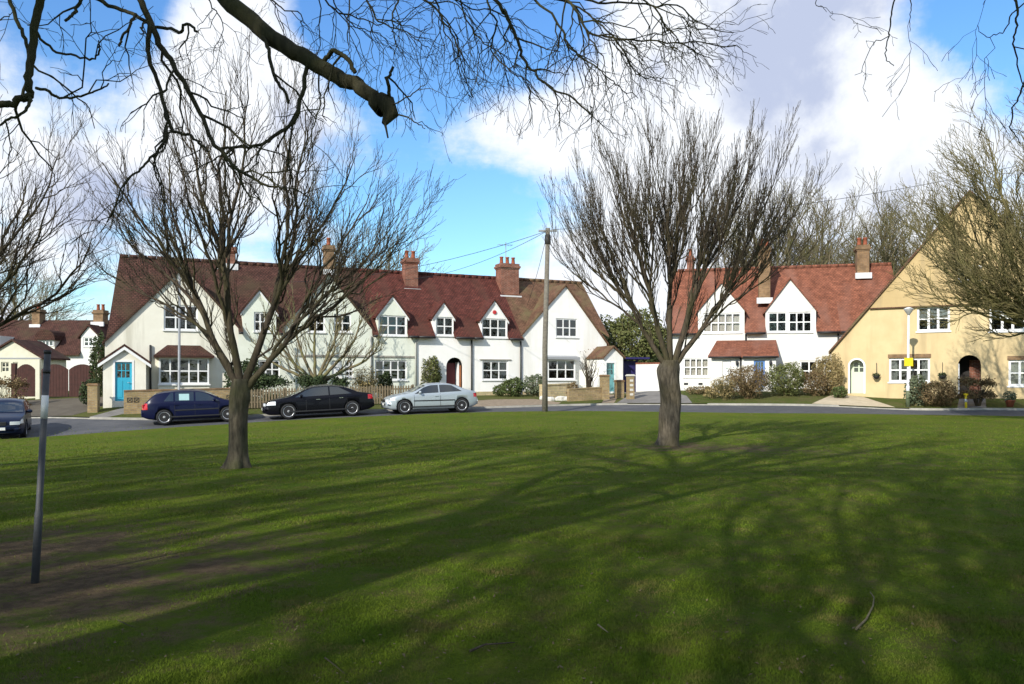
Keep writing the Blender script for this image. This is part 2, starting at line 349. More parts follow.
def tri_sheet(outline, holes, spacing=None):
    """2D triangulation of an outline with holes; returns verts, tris"""
    vs = []; ed = []
    for poly in [outline]+holes:
        i = len(vs); n = len(poly); vs += [Vector(p) for p in poly]; ed += [(i+k, i+(k+1) % n) for k in range(n)]
    ov, oe, of, *_ = delaunay_2d_cdt(vs, ed, [], 1, 1e-5)
    def inside(p, poly):
        c = False; n = len(poly)
        for k in range(n):
            a, b = poly[k], poly[(k+1) % n]
            if (a[1] > p[1]) != (b[1] > p[1]) and p[0] < (b[0]-a[0])*(p[1]-a[1])/(b[1]-a[1])+a[0]: c = not c
        return c
    tris = []
    for f in of:
        c = sum((ov[i] for i in f), Vector((0, 0)))/len(f)
        if inside(c, outline) and not any(inside(c, h) for h in holes): tris.append(tuple(f))
    return ov, tris
def rect(k0, k1, z0, z1): return [(k0, z0), (k1, z0), (k1, z1), (k0, z1)]
def arch(k0, k1, z0, z1, n=10):
    r = (k1-k0)/2; c = (k0+k1)/2
    return [(k0, z0), (k1, z0)]+[(c+r*math.cos(math.pi*j/n), z1-r+r*math.sin(math.pi*j/n)) for j in range(n+1)]
def facade(mb, outline, holes, t0, t1, reveal=.13, room=.9, mi=0, mroom=1, back=True):
    """wall with real openings: front sheet, reveals and a dark room behind each opening; sides and back of the body"""
    ov, tris = tri_sheet(outline, holes)
    for f in tris:
        p = [(ov[i].x, t0, ov[i].y) for i in f]
        a = (p[1][0]-p[0][0])*(p[2][2]-p[0][2])-(p[1][2]-p[0][2])*(p[2][0]-p[0][0])
        mb.face(p if a > 0 else p[::-1], mi)
    n = len(outline)
    for k in range(n):
        a, b = outline[k], outline[(k+1) % n]
        mb.face([(a[0], t0, a[1]), (a[0], t1, a[1]), (b[0], t1, b[1]), (b[0], t0, b[1])], mi)
    if back: mb.face([(a, t1, b) for a, b in outline][::-1], mi)
    for h in holes:
        n = len(h)
        for k in range(n):
            a, b = h[k], h[(k+1) % n]
            mb.face([(a[0], t0, a[1]), (b[0], t0, b[1]), (b[0], t0+reveal, b[1]), (a[0], t0+reveal, a[1])], mi)
            mb.face([(a[0], t0+reveal, a[1]), (b[0], t0+reveal, b[1]), (b[0], t0+room, b[1]), (a[0], t0+room, a[1])], mroom)
        if back: mb.face([(a, t0+room, b) for a, b in h][::-1], mroom)
def window(root, k0, k1, z0, z1, cols=3, rows=2, t=0, fmat='paint_white', gmat='glass', fw=.075, bar=.03, mull=.07, curtain=None, sill=True, lights=None, name='window', head=False):
    """white casement window: frame with mullions, one pane sheet behind, sill"""
    mb = MB(); ty = t+.045
    mb.box(k0, k0+fw, ty, ty+.06, z0, z1); mb.box(k1-fw, k1, ty, ty+.06, z0, z1)
    mb.box(k0+fw, k1-fw, ty, ty+.06, z0, z0+fw); mb.box(k0+fw, k1-fw, ty, ty+.06, z1-fw, z1)
    W = k1-k0-2*fw
    for c in range(1, cols):
        x = k0+fw+W*c/cols; mb.box(x-mull/2, x+mull/2, ty+.004, ty+.058, z0+fw, z1-fw)
    for r in range(1, rows):
        z = z0+fw+(z1-z0-2*fw)*r/rows
        for c in range(cols):
            a = k0+fw+W*c/cols+(mull/2 if c else 0); b = k0+fw+W*(c+1)/cols-(mull/2 if c < cols-1 else 0)
            mb.box(a, b, ty+.008, ty+.05, z-bar, z+bar)
    w = mb.build(name, fmat, root)
    g = MB(); g.face([(k0+.02, ty+.03, z0+.02), (k1-.02, ty+.03, z0+.02), (k1-.02, ty+.03, z1-.02), (k0+.02, ty+.03, z1-.02)]); g.build('pane', gmat, w)
    if sill:
        s = MB(); s.box(k0-.06, k1+.06, t-.07, t+.04, z0-.07, z0); s.build('sill', fmat, w)
    if curtain:
        wd = (k1-k0)*(.2 if curtain != 'lace' else .5)
        for a, b in ((k0+.02, k0+wd), (k1-wd, k1-.02)):
            n = 8; c = MB()
            for j in range(n):
                xa, xb = a+(b-a)*j/n, a+(b-a)*(j+1)/n; ya, yb = t+.2+(.03 if j % 2 else 0), t+.2+(0 if j % 2 else .03)
                c.face([(xa, ya, z0+.02), (xb, yb, z0+.02), (xb, yb, z1-.02), (xa, ya, z1-.02)])
            c.build('curtain', 'curtain' if curtain in ('lace', 'pale') else 'curtain_tan', w)
    return w

# ------------------------------------------------------------------ the setting: lawn, road, verge, drives
NEAR = [(-80,25),(-40,27.3),(-22,28.2),(-18.2,29.3),(-16,31.1),(-13.8,32.3),(-12,33.2),(-9,34.0),(-5.7,34.9),(-.7,36.9),(4.2,37.9),(9,37.6),(16,36.0),(20,35.0),(24,33.6),(40,29),(80,18)]
FAR = [(-80,34.5),(-40,36),(-22,36.6),(-18.8,35.6),(-16,35.5),(-12,36.5),(-8,37.75),(-4,38.9),(0,40.3),(3,41.6),(6,41.9),(10,41),(17,39),(20,37.9),(24,36),(40,31),(80,20)]
def resample(pl, step=1.0):
    out = []
    for (x0, y0), (x1, y1) in zip(pl, pl[1:]):
        n = max(1, int(abs(x1-x0)/step)); out += [(x0+(x1-x0)*i/n, y0+(y1-y0)*i/n) for i in range(n)]
    out.append(pl[-1]); a = np.array(out)
    for _ in range(3): a[1:-1, 1] = (a[:-2, 1]+2*a[1:-1, 1]+a[2:, 1])/4
    return [tuple(p) for p in a]
NEAR = resample(NEAR); FAR = resample(FAR)
def yat(pl, x): return float(np.interp(x, [p[0] for p in pl], [p[1] for p in pl]))
def inpoly(x, y, poly):
    c = False; n = len(poly)
    for k in range(n):
        a, b = poly[k], poly[(k+1) % n]
        if (a[1] > y) != (b[1] > y) and x < (b[0]-a[0])*(y-a[1])/(b[1]-a[1])+a[0]: c = not c
    return c
PATCH = [('driveway', 'drive_brown', [(-30,36.45),(-26,36.5),(-19.9,36.15),(-19.6,37.5),(-20.6,43.2),(-31,43.2)]),
         ('garden_path', 'drive', [(-18.9,35.72),(-18.1,35.62),(-17.6,37.1),(-17.2,39.0),(-18.4,38.8)]),
         ('gravel_forecourt', 'gravel', [(-3.2,39.3),(0,40.42),(2.4,41.45),(2.6,42.4),(1.2,44.6),(-1,44.3),(-3.5,42.2)]),
         ('side_drive', 'drive', [(5.5,41.98),(9.3,41.25),(9.6,44.0),(8.9,47.6),(8.4,52.4),(6.4,53.4),(6.9,46.5)]),
         ('door_path', 'gravel', [(4.7,41.95),(5.35,41.95),(6.25,46.6),(5.6,47.1)]),
         ('paved_drive', 'paving_pale', [(14.9,39.78),(18.5,38.6),(18.35,41.8),(17.1,42.6)]),
         ('passage_path', 'drive', [(20.9,37.55),(22.0,37.1),(23.2,39.2),(22.2,39.7)])]
def build_ground():
    X0, X1, Y0, Y1 = -80, 80, -40, 80
    vs = []; ed = []
    def add(poly, closed):
        i = len(vs); n = len(poly); vs.extend(Vector(p) for p in poly); ed.extend((i+k, i+(k+1) % n) for k in range(n if closed else n-1))
    add(NEAR, False); add(FAR, False)
    for _, _, p in PATCH: add(p, True)
    add([(X0, Y0), (X1, Y0), (X1, Y1), (X0, Y1)], True)
    for x in np.arange(-78, 80, 2.0):
        for y in np.arange(-38, 79, 2.0):
            if abs(x) < 34 and 0 < y < 54: continue
            vs.append(Vector((x, y)))
    for x in np.arange(-33, 34, .8):
        for y in np.arange(1, 54, .8): vs.append(Vector((x+.013*y, y)))
    ov, oe, of, *_ = delaunay_2d_cdt(vs, ed, [], 0, 1e-4)
    xy = np.array([(v.x, v.y) for v in ov]); z = Hv(xy)
    cen = np.array([xy[list(f)].mean(0) for f in of])
    yn = np.interp(cen[:, 0], [p[0] for p in NEAR], [p[1] for p in NEAR]); yf = np.interp(cen[:, 0], [p[0] for p in FAR], [p[1] for p in FAR])
    reg = {}
    for i, f in enumerate(of):
        x, y = cen[i]
        if y < yn[i]: k = 'lawn'
        elif y < yf[i]: k = 'road'
        else:
            k = 'verge'
            for nm, _, p in PATCH:
                if inpoly(x, y, p): k = nm; break
        reg.setdefault(k, []).append(f)
    mats = {'lawn': 'lawn', 'road': 'asphalt', 'verge': 'verge_grass'}; mats.update({n: m for n, m, _ in PATCH})
    for k, fs in reg.items():
        used = sorted({i for f in fs for i in f}); mp = {u: j for j, u in enumerate(used)}
        mb = MB(); dz = -.07 if k == 'road' else (.0 if k in ('lawn', 'verge') else .004)
        mb.v = [(xy[u, 0], xy[u, 1], z[u]+dz) for u in used]
        mb.f = [tuple(mp[i] for i in (f if (xy[f[1]]-xy[f[0]])[0]*(xy[f[2]]-xy[f[0]])[1]-(xy[f[1]]-xy[f[0]])[1]*(xy[f[2]]-xy[f[0]])[0] > 0 else f[::-1])) for f in fs]
        mb.m = [0]*len(fs); mb.sm = [True]*len(fs)
        tag(mb.build(k, mats[k], uv=False), kind='structure')
    # edge of the turf and the kerb
    mb = MB(); 
    for a, b in zip(NEAR, NEAR[1:]):
        mb.face([(a[0], a[1], H(*a)-.12), (a[0], a[1], H(*a)), (b[0], b[1], H(*b)), (b[0], b[1], H(*b)-.12)])
    tag(mb.build('lawn_edge', 'soil', uv=False), kind='structure')
    mb = MB()
    drops = ((-26, -19.4), (5.4, 9.4), (15.2, 18.5))
    for a, b in zip(FAR, FAR[1:]):
        if abs(a[0]) > 40: continue
        low = any(d0 < a[0] < d1 for d0, d1 in drops); hz = -.035 if low else .012
        za, zb = H(*a), H(*b); w = .13
        q = [(a[0], a[1]-w, za+hz), (b[0], b[1]-w, zb+hz), (b[0], b[1]+.01, zb+hz), (a[0], a[1]+.01, za+hz)]
        mb.slab(q, .15)
    tag(mb.build('kerb', 'kerb'), kind='structure')
    # land beyond
    mb = MB(); n = 30; g = [-1500, -600, -300, -150]+list(np.linspace(-90, 90, 13))+[150, 300, 600, 1500]; m = len(g)
    for y in g:
        for x in g: mb.v.append((x, y+20, (min(H(x, y+20), 1.2) if abs(x) < 100 and abs(y) < 100 else .6)-.5))
    for j in range(m-1):
        for i in range(m-1): mb.f.append((j*m+i, j*m+i+1, (j+1)*m+i+1, (j+1)*m+i)); mb.m.append(0); mb.sm.append(True)
    tag(mb.build('terrain', 'verge_grass', uv=False), kind='structure')

# bare, trodden places in the turf: (x, y, radius, strength)
BARE = [(-3.6,6.1,1.5,1.0),(-4.4,7.4,1.4,.95),(-2.5,6.7,1.0,.75),(-5.2,6.3,1.4,.9),(-2.6,7.6,.9,.6),(-3.2,5.0,1.2,.6),(-2.0,5.2,.9,.4),(4.0,18.8,1.5,.85),(5.3,18.4,1.4,.75),(6.7,17.6,1.2,.5),(2.2,18.6,1.0,.45),(1.9,15.6,.7,.35),(7.2,15,.9,.35),(3.4,11,.6,.3),(-5.0,14.0,.9,.35),(8.0,22,1.2,.35),(6.2,21,1.0,.3),(1.2,8.9,.5,.25),(-.1,10.9,.6,.2)]
def lawn_material(name, bare, g1, g2, g3):
    m = bpy.data.materials.new(name); m.use_nodes = True; nt = m.node_tree; N = ndx(nt); L = nt.links.new
    b = nt.nodes['Principled BSDF']; b.inputs['Roughness'].default_value = .95; b.inputs['Specular IOR Level'].default_value = .04
    tc = N('ShaderNodeTexCoord'); P = tc.outputs['Object']
    def ns(s, d=6, rg=.6, sc=(1, 1, 1)):
        mp = N('ShaderNodeMapping'); L(P, mp.inputs[0]); mp.inputs['Scale'].default_value = sc
        n = N('ShaderNodeTexNoise'); n.inputs['Scale'].default_value = s; n.inputs['Detail'].default_value = d; n.inputs['Roughness'].default_value = rg; L(mp.outputs[0], n.inputs['Vector']); return n.outputs['Fac']
    def mr(v, a, b_, c=0, d=1):
        n = N('ShaderNodeMapRange'); L(v, n.inputs[0])
        for i, q in enumerate((a, b_, c, d)): n.inputs[i+1].default_value = q
        return n.outputs[0]
    def mix(f, a, c):
        n = N('ShaderNodeMix', data_type='RGBA'); L(f, n.inputs['Factor'])
        for i, q in ((6, a), (7, c)):
            if isinstance(q, tuple): n.inputs[i].default_value = (*q, 1)
            else: L(q, n.inputs[i])
        return n.outputs[2]
    c = mix(mr(ns(.35, 5), .38, .62), g1, g2)
    c = mix(mr(ns(2.6, 9, .72), .46, .66, 0, .9), c, g3)
    c = mix(mr(ns(28, 6, .75), .45, .75, 0, .55), c, tuple(x*.45 for x in g1))
    if bare:
        acc = None
        for x, y, r, s in BARE:
            dn = N('ShaderNodeVectorMath', operation='DISTANCE'); L(P, dn.inputs[0]); dn.inputs[1].default_value = (x, y, 0)
            v = mr(dn.outputs['Value'], 0, r*1.5, s, 0)
            if acc is None: acc = v
            else:
                a = N('ShaderNodeMath', operation='MAXIMUM'); L(acc, a.inputs[0]); L(v, a.inputs[1]); acc = a.outputs[0]
        a = N('ShaderNodeMath', operation='ADD'); L(acc, a.inputs[0]); L(mr(ns(2.6, 8, .75), .3, .7, -.55, .45), a.inputs[1])
        f = mr(a.outputs[0], .18, .75, 0, 1)
        soil = mix(mr(ns(9, 8, .7), .4, .6), (.165, .118, .070), (.10, .072, .044))
        c = mix(f, c, soil)
    L(c, b.inputs['Base Color'])
    bp = N('ShaderNodeBump'); bp.inputs['Strength'].default_value = 1; bp.inputs['Distance'].default_value = .05
    ad = N('ShaderNodeMath', operation='ADD'); L(ns(45, 5, .8), ad.inputs[0]); L(ns(4, 6, .7), ad.inputs[1]); L(ad.outputs[0], bp.inputs['Height']); L(bp.outputs[0], b.inputs['Normal'])
    MATS[name] = m
lawn_material('lawn', True, (.085, .138, .012), (.125, .165, .016), (.150, .130, .045))
lawn_material('verge_grass', False, (.075, .105, .022), (.12, .13, .04), (.15, .12, .06))
material('soil', (.07, .05, .03), (.05, .035, .02), 4, .95)
build_ground()

# ------------------------------------------------------------------ house frames
class Frame:
    def __init__(s, ox, oy, deg): s.o = (ox, oy); s.a = (math.cos(R(deg)), math.sin(R(deg))); s.b = (-s.a[1], s.a[0]); s.deg = deg
    def K(s, px, t=0):
        r = (px-512)/F; ox, oy = s.o[0]+s.b[0]*t, s.o[1]+s.b[1]*t
        return (r*oy-ox)/(s.a[0]-r*s.a[1])
    def W(s, k, t, z=0): return Vector((s.o[0]+s.a[0]*k+s.b[0]*t, s.o[1]+s.a[1]*k+s.b[1]*t, z))
    def Z(s, py, k, t=0): return 1.6+(379-py)/F*s.W(k, t).y
    def rect(s, x0, x1, y0, y1, t=0):
        k0, k1 = s.K(x0, t), s.K(x1, t); km = (k0+k1)/2; return (k0, k1, s.Z(y1, km, t), s.Z(y0, km, t))
    def root(s, name, k, t, z, label, cat, group=None):
        return empty(name, s.W(k, t, z), R(s.deg), label, cat, group, off=(k, t, z))
def chevron(kl, zl, kc, za, kr, zr, th): return [(kl, zl), (kc, za), (kr, zr), (kr, zr+th), (kc, za+th), (kl, zl+th)]
def chimney(root, k0, k1, t0, t1, z0, z1, pots=2, mat='brick_red', bands=True, aerial=False, wide=False):
    mb = MB(); mb.box(k0, k1, t0, t1, z0, z1-.35)
    mb.box(k0-.04, k1+.04, t0-.04, t1+.04, z1-.35, z1-.27); mb.box(k0-.09, k1+.09, t0-.09, t1+.09, z1-.27, z1-.15); mb.box(k0-.03, k1+.03, t0-.03, t1+.03, z1-.15, z1)
    c = mb.build('chimney', mat, root)
    p = MB()
    for i in range(pots):
        x = k0+(k1-k0)*(i+.5)/pots; p.lathe([(.13, z1-.002), (.12, z1+.1), (.10, z1+.38), (.13, z1+.4), (.13, z1+.46), (.09, z1+.46)], x, (t0+t1)/2, 12)
    p.build('chimney_pot', 'terracotta', c)
    f = MB(); f.box(k0-.12, k1+.12, t0-.16, t0-.02, z0-.22, z0+.12); f.build('flashing', 'lamp_white', c)
    if aerial:
        a = MB(); x = (k0+k1)/2+.1; a.tube([(x, t1, z1-.6), (x, t1, z1+1.5)], .025, 5)
        a.tube([(x-.55, t1, z1+1.3), (x+.5, t1, z1+1.35)], .015, 4)
        for j in range(6): a.tube([(x-.5+j*.18, t1-.22, z1+1.31), (x-.5+j*.18, t1+.22, z1+1.31)], .01, 4)
        a.build('aerial', 'galvanised', c)
    return c
def pipe(root, k, z0, z1, t=-.08, mat='gutter_black', bend=None):
    mb = MB(); pts = [(k, t, z0), (k, t, z1)]
    if bend: pts += [(k+bend*.5, t, z1+.12), (k+bend, t-.08, z1+.3)]
    mb.tube(pts, .05, 8); return mb.build('drainpipe', mat, root)

# ------------------------------------------------------------------ the long terrace
T = Frame(-19.4, 39.4, 25)
EZ, SL, RT = 4.36, 1.08, 3.5
def zt(t): return EZ+SL*t
def terrace_house(name, k0, k1, base, label, wall, tile, gables=(), holes=(), roofcut=None, endl=False, endr=False):
    root = T.root(name, (k0+k1)/2, 0, base, label, 'house', 'houses of the long white terrace')
    zb = base-.6
    out = [(k0, zb), (k1, zb)]
    tops = []
    for g in sorted(gables, key=lambda g: -g['c']):
        tops += [(g['r'], g['zr'])]
        if g.get('sh'): tops += [(g['r'], g['sh']), (g['c'], g['za']), (g['l'], g['sh']), (g['l'], 4.25)]
        else: tops += [(g['c'], g['za']), (g['l'], g['zl'])]
    if not gables or max(g['r'] for g in gables) < k1-.01: out.append((k1, 4.25))
    elif gables:
        pass
    out += tops
    if not gables or min(g['l'] for g in gables) > k0+.01: out.append((k0, 4.25))
    # drop repeated points
    o2 = []
    for p in out:
        if not o2 or (abs(p[0]-o2[-1][0])+abs(p[1]-o2[-1][1])) > 1e-4: o2.append(p)
    mb = MB(); facade(mb, o2, list(holes), 0, 1.2)
    mb.box(k0+(.62 if endl else .02), k1-(.45 if endr else .02), 1.2, 6.8, zb, 4.2)
    if endr: mb.box(k1-.45, k1-.02, 1.2, 6.8, zb, 3.6)
    if endl: mb.box(k0+.01, k0+.62, 1.2, 6.8, zb, 3.3)
    for g in gables:        # the body of each gable or dormer running back into the roof
        d = g['d']
        if g.get('sh'): mb.prism([(g['l'], 4.3), (g['r'], 4.3), (g['r'], g['sh']), (g['c'], g['za']), (g['l'], g['sh'])], 1.2, d+.1)
        else: mb.prism([(g['l'], 4.2 if g['zl'] > 4 else g['zl']-.02), (g['r'], 4.2 if g['zr'] > 4 else g['zr']-.02), (g['r'], g['zr']), (g['c'], g['za']), (g['l'], g['zl'])], 1.2, d)
    if endl: mb.face([(k0+.1, .3, 3.3), (k0+.1, 6.8, 3.3), (k0+.62, 6.8, 4.2), (k0+.75, RT, 7.9)])
    if endr: mb.prism([(.02, zb), (6.8, zb), (6.8, 4.3), (3.5, 7.9), (.02, 4.3)], k1-.62, k1-.42, plane='yz')
    mb.build('wall', [wall, 'dark_room'], root)
    # roof
    rf = MB(); edges = [k0]
    spans = []; cur = k0
    for g in sorted(gables, key=lambda g: g['c']):
        spans.append((cur, g['l'], -.28)); spans.append((g['l'], g['r'], g['d']*.45 if g.get('sh') else .03)); cur = g['r']
    spans.append((cur, k1, -.28))
    rl, rr = (k0 if not endl else k0+.58), k1+(.2 if endr else 0)
    for a, b, ts in spans:
        if b-a < .02 or ts > -.1: continue
        tl = rl if endl and a == k0 else a; tr = rr if endr and b == k1 else b
        rf.slab([(a, ts, zt(ts)), (tr, ts, zt(ts)), (tr, RT, zt(RT)), (tl, RT, zt(RT))], .13)
    for g in gables:         # the main slope either side of each valley
        tv = (g['za']-EZ)/SL-.12; ts = max(.02, ((g['sh']-EZ)/SL-.1) if g.get('sh') else .02)
        l, c, r_ = g['l'], g['c'], g['r']
        if l < rl:
            rf.slab([(l+.04, .02, g['zl']+.12), (c, tv, zt(tv)), (rl, RT, zt(RT))], .13); rf.slab([(c, tv, zt(tv)), (c, RT, zt(RT)), (rl, RT, zt(RT))], .13)
        else: rf.slab([(l, ts, zt(ts)), (c, tv, zt(tv)), (c, RT, zt(RT)), (l, RT, zt(RT))], .13)
        e = rr if endr and g is gables[-1] else r_
        rf.slab([(c, tv, zt(tv)), (e, ts, zt(ts)), (e, RT, zt(RT)), (c, RT, zt(RT))], .13)
    rf.slab([(rr, 7.2, zt(-.2)), (rl, 7.2, zt(-.2)), (rl, RT, zt(RT)), (rr, RT, zt(RT))], .13)
    x = rl
    while x < rr-.05:       # ridge tiles
        e = min(x+.44, rr); rf.tube([(x, RT, zt(RT)-.02), (e-.012, RT, zt(RT)-.02)], .13+random.uniform(0, .012), 8); x += .45
    for g in gables:
        e = .10
        sl = (g['za']-(g.get('sh') or g['zl']))/(g['c']-g['l']); sr = (g['za']-(g.get('sh') or g['zr']))/(g['r']-g['c'])
        ov = .14 if g.get('sh') else .12
        rf.prism(chevron(g['l']-ov, (g.get('sh') or g['zl'])-ov*sl+.015, g['c'], g['za']+.015, g['r']+ov, (g.get('sh') or g['zr'])-ov*sr+.015, .13), -.12, g['d'])
    r = rf.build('roof', tile, root)
    # gutters on the runs of eave
    for a, b, ts in spans:
        if ts < 0 and b-a > .15: gt = MB(); gt.tube([(a+.02, -.33, 4.0), (b-.02, -.33, 4.0)], .06, 8); gt.build('gutter', 'gutter_black', root)
    # white barge boards on dormers
    for g in gables:
        if g.get('sh'):
            b_ = MB(); sl = (g['za']-g['sh'])/(g['c']-g['l'])
            b_.prism([(g['l']-.1, g['sh']-.1*sl-.03), (g['c'], g['za']-.03), (g['r']+.1, g['sh']-.1*sl-.03), (g['r']+.1, g['sh']-.1*sl-.15), (g['c'], g['za']-.17), (g['l']-.1, g['sh']-.1*sl-.15)][::-1], -.05, -.005)
            b_.build('barge_board', 'paint_white', root)
    return root
def G(px, za, hw=None, l=None, r=None, zl=4.25, zr=4.25, sh=None, d=3.0):
    c = T.K(px) if isinstance(px, (int, float)) and px > 60 else px
    g = dict(c=c, za=za, l=c-hw if hw else l, r=c+hw if hw else r, zl=zl, zr=zr, d=d)
    if sh: g['sh'] = sh
    return g
def TR(*a): return T.rect(*a)
# openings (k0, k1, z0, z1) measured for each house
kA0, kA1 = -.58, 5.63
wA = {'up': TR(163.7, 197.6, 305, 330)}
hA = T.root
k1B = T.K(372); k1D = T.K(417); k1E = T.K(472); k1F = T.K(521); k1G = 28.1
# --- house with the cyan door
a = terrace_house('terraced_house', kA0, kA1, .45, 'cream end-of-terrace house with wide gable and bright cyan porch door', 'render_cream', 'tile_brown',
    [G(3.0, 7.25, l=kA0, r=kA1, zl=3.4, zr=4.25, d=2.75)], [rect(*wA['up']), rect(T.K(158.5,-.5)+.15, T.K(209.5,-.5)-.15, 1.1, 2.5)], endl=True)
window(a, *wA['up'], cols=3, rows=2, curtain='tan')
def bay_window(a):
    k0, k1, z0, z1 = T.rect(158.5, 209.5, 358, 384, -.5); t0 = -.5
    z0 = round(z0, 3)
    w = MB(); w.box(k0, k1, t0+.02, .02, z0-.75, z0-.08); w.box(k0, k1, t0+.01, .04, z1, z1+.1)
    for x in (k0, k1-.08): w.box(x, x+.08, t0+.10, .02, z0-.08, z1)
    bay = w.build('bay_window', 'render_cream', a)
    window(bay, k0+.02, k1-.02, z0, z1, cols=5, rows=2, t=t0, name='bay_frame', curtain=None)
    r = MB(); e = .22; zt_ = T.Z(345, (k0+k1)/2, 0)
    b0, b1 = k0-e, k1+e; tt = t0-e; ze = z1+.02; h = zt_-ze
    r.slab([(b0, tt, ze+.1), (b1, tt, ze+.1), (b1-.65, .02, zt_), (b0+.65, .02, zt_)], .1)
    r.face([(b0, .02, ze+.1), (b0, tt, ze+.1), (b0+.65, .02, zt_)]); r.face([(b1, tt, ze+.1), (b1, .02, ze+.1), (b1-.65, .02, zt_)])
    r.face([(b0, tt, ze+.002), (b0, .02, ze+.002), (b1, .02, ze+.002), (b1, tt, ze+.002)])
    r.build('bay_roof', 'tile_brown', a)
bay_window(a)
def porch(root, fr, px0, px1, apx, apy, epy, doorpx, doorpy, tf, tile, wall, base, door_mat, ov=.22, name='porch', glaze=(3, 2), barge=True, depth=None, frame=True):
    """gabled porch standing forward of the wall with a part-glazed door"""
    k0, k1 = fr.K(px0, tf), fr.K(px1, tf); kc = (k0+k1)/2 if apx is None else fr.K(apx, tf); zap = fr.Z(apy, kc, tf); ze = fr.Z(epy, kc, tf)
    d0, d1 = fr.K(doorpx[0], tf), fr.K(doorpx[1], tf); dz1 = fr.Z(doorpy[0], kc, tf); dz0 = fr.Z(doorpy[1], kc, tf)
    mb = MB(); facade(mb, [(k0, base-.5), (k1, base-.5), (k1, ze), (kc, zap), (k0, ze)], [rect(d0, d1, dz0, dz1)], tf, -.005, reveal=.1, room=.5)
    p = mb.build(name, [wall, 'dark_room'], root)
    sl = (zap-ze)/(kc-k0); sr = (zap-ze)/(k1-kc)
    r = MB(); r.prism(chevron(k0-ov, ze-ov*sl+.012, kc, zap+.012, k1+ov, ze-ov*sr+.012, .11), tf-.16, -.003); r.build('porch_roof', tile, p)
    if barge:
        b = MB(); b.prism([(k0-ov, ze-ov*sl-.005), (k0-ov, ze-ov*sl-.15), (kc, zap-.16), (k1+ov, ze-ov*sr-.15), (k1+ov, ze-ov*sr-.005), (kc, zap-.005)], tf-.15, tf-.11); b.build('barge_board', 'paint_white', p)
    door(p, d0, d1, dz0, dz1, tf+.05, door_mat, glaze, frame)
    return p
def door(root, d0, d1, z0, z1, t, mat, glaze=(3, 2), frame=True, topglass=.40, handle=True):
    if frame:
        f = MB()
        f.box(d0-.09, d0, t-.07, t+.03, z0, z1+.09); f.box(d1, d1+.09, t-.07, t+.03, z0, z1+.09); f.box(d0, d1, t-.07, t+.03, z1, z1+.09)
        f.build('door_frame', 'paint_white', root)
    mb = MB(); h = z1-z0; gz = z1-h*topglass; w = d1-d0; s = .1
    mb.box(d0, d1, t, t+.04, z0, gz); mb.box(d0, d0+s, t, t+.04, gz, z1); mb.box(d1-s, d1, t, t+.04, gz, z1); mb.box(d0+s, d1-s, t, t+.04, z1-.08, z1)
    for c in range(1, glaze[0]):
        x = d0+s+(w-2*s)*c/glaze[0]; mb.box(x-.018, x+.018, t+.003, t+.036, gz, z1-.08)
    for r in range(1, glaze[1]):
        z = gz+(z1-.08-gz)*r/glaze[1]
        for c in range(glaze[0]):
            xa = d0+s+(w-2*s)*c/glaze[0]+.018; xb = d0+s+(w-2*s)*(c+1)/glaze[0]-.018; mb.box(xa, xb, t+.004, t+.035, z-.018, z+.018)
    for i in range(2):       # raised lower panels
        xa = d0+.1+i*(w-.1)/2; mb.box(xa, xa+(w-.3)/2, t-.012, t, z0+.18, gz-.15)
    d = mb.build('door', mat, root)
    g = MB(); g.face([(d0+s, t+.02, gz), (d1-s, t+.02, gz), (d1-s, t+.02, z1-.08), (d0+s, t+.02, z1-.08)]); g.build('door_glass', 'glass', d)
    if handle: hd = MB(); hd.tube([(d1-.08, t-.02, z0+h*.47), (d1-.08, t-.06, z0+h*.47), (d1-.2, t-.06, z0+h*.47)], .014, 6); hd.build('handle', 'chrome', d)
    return d
porch(a, T, 103, 146, 124.5, 346.5, 361, (115, 132), (362, 401), -1.35, 'tile_brown', 'render_cream', .3, 'paint_cyan')
chimney(a, T.K(219, 3.5), T.K(235, 3.5), 3.2, 3.85, 7.9, T.Z(246, 4.6, 3.4), 2, 'brick_red')
pipe(a, T.K(146)+.2, .3, 3.3);  # added black pipe, stands in for the dark shadow right of the porch
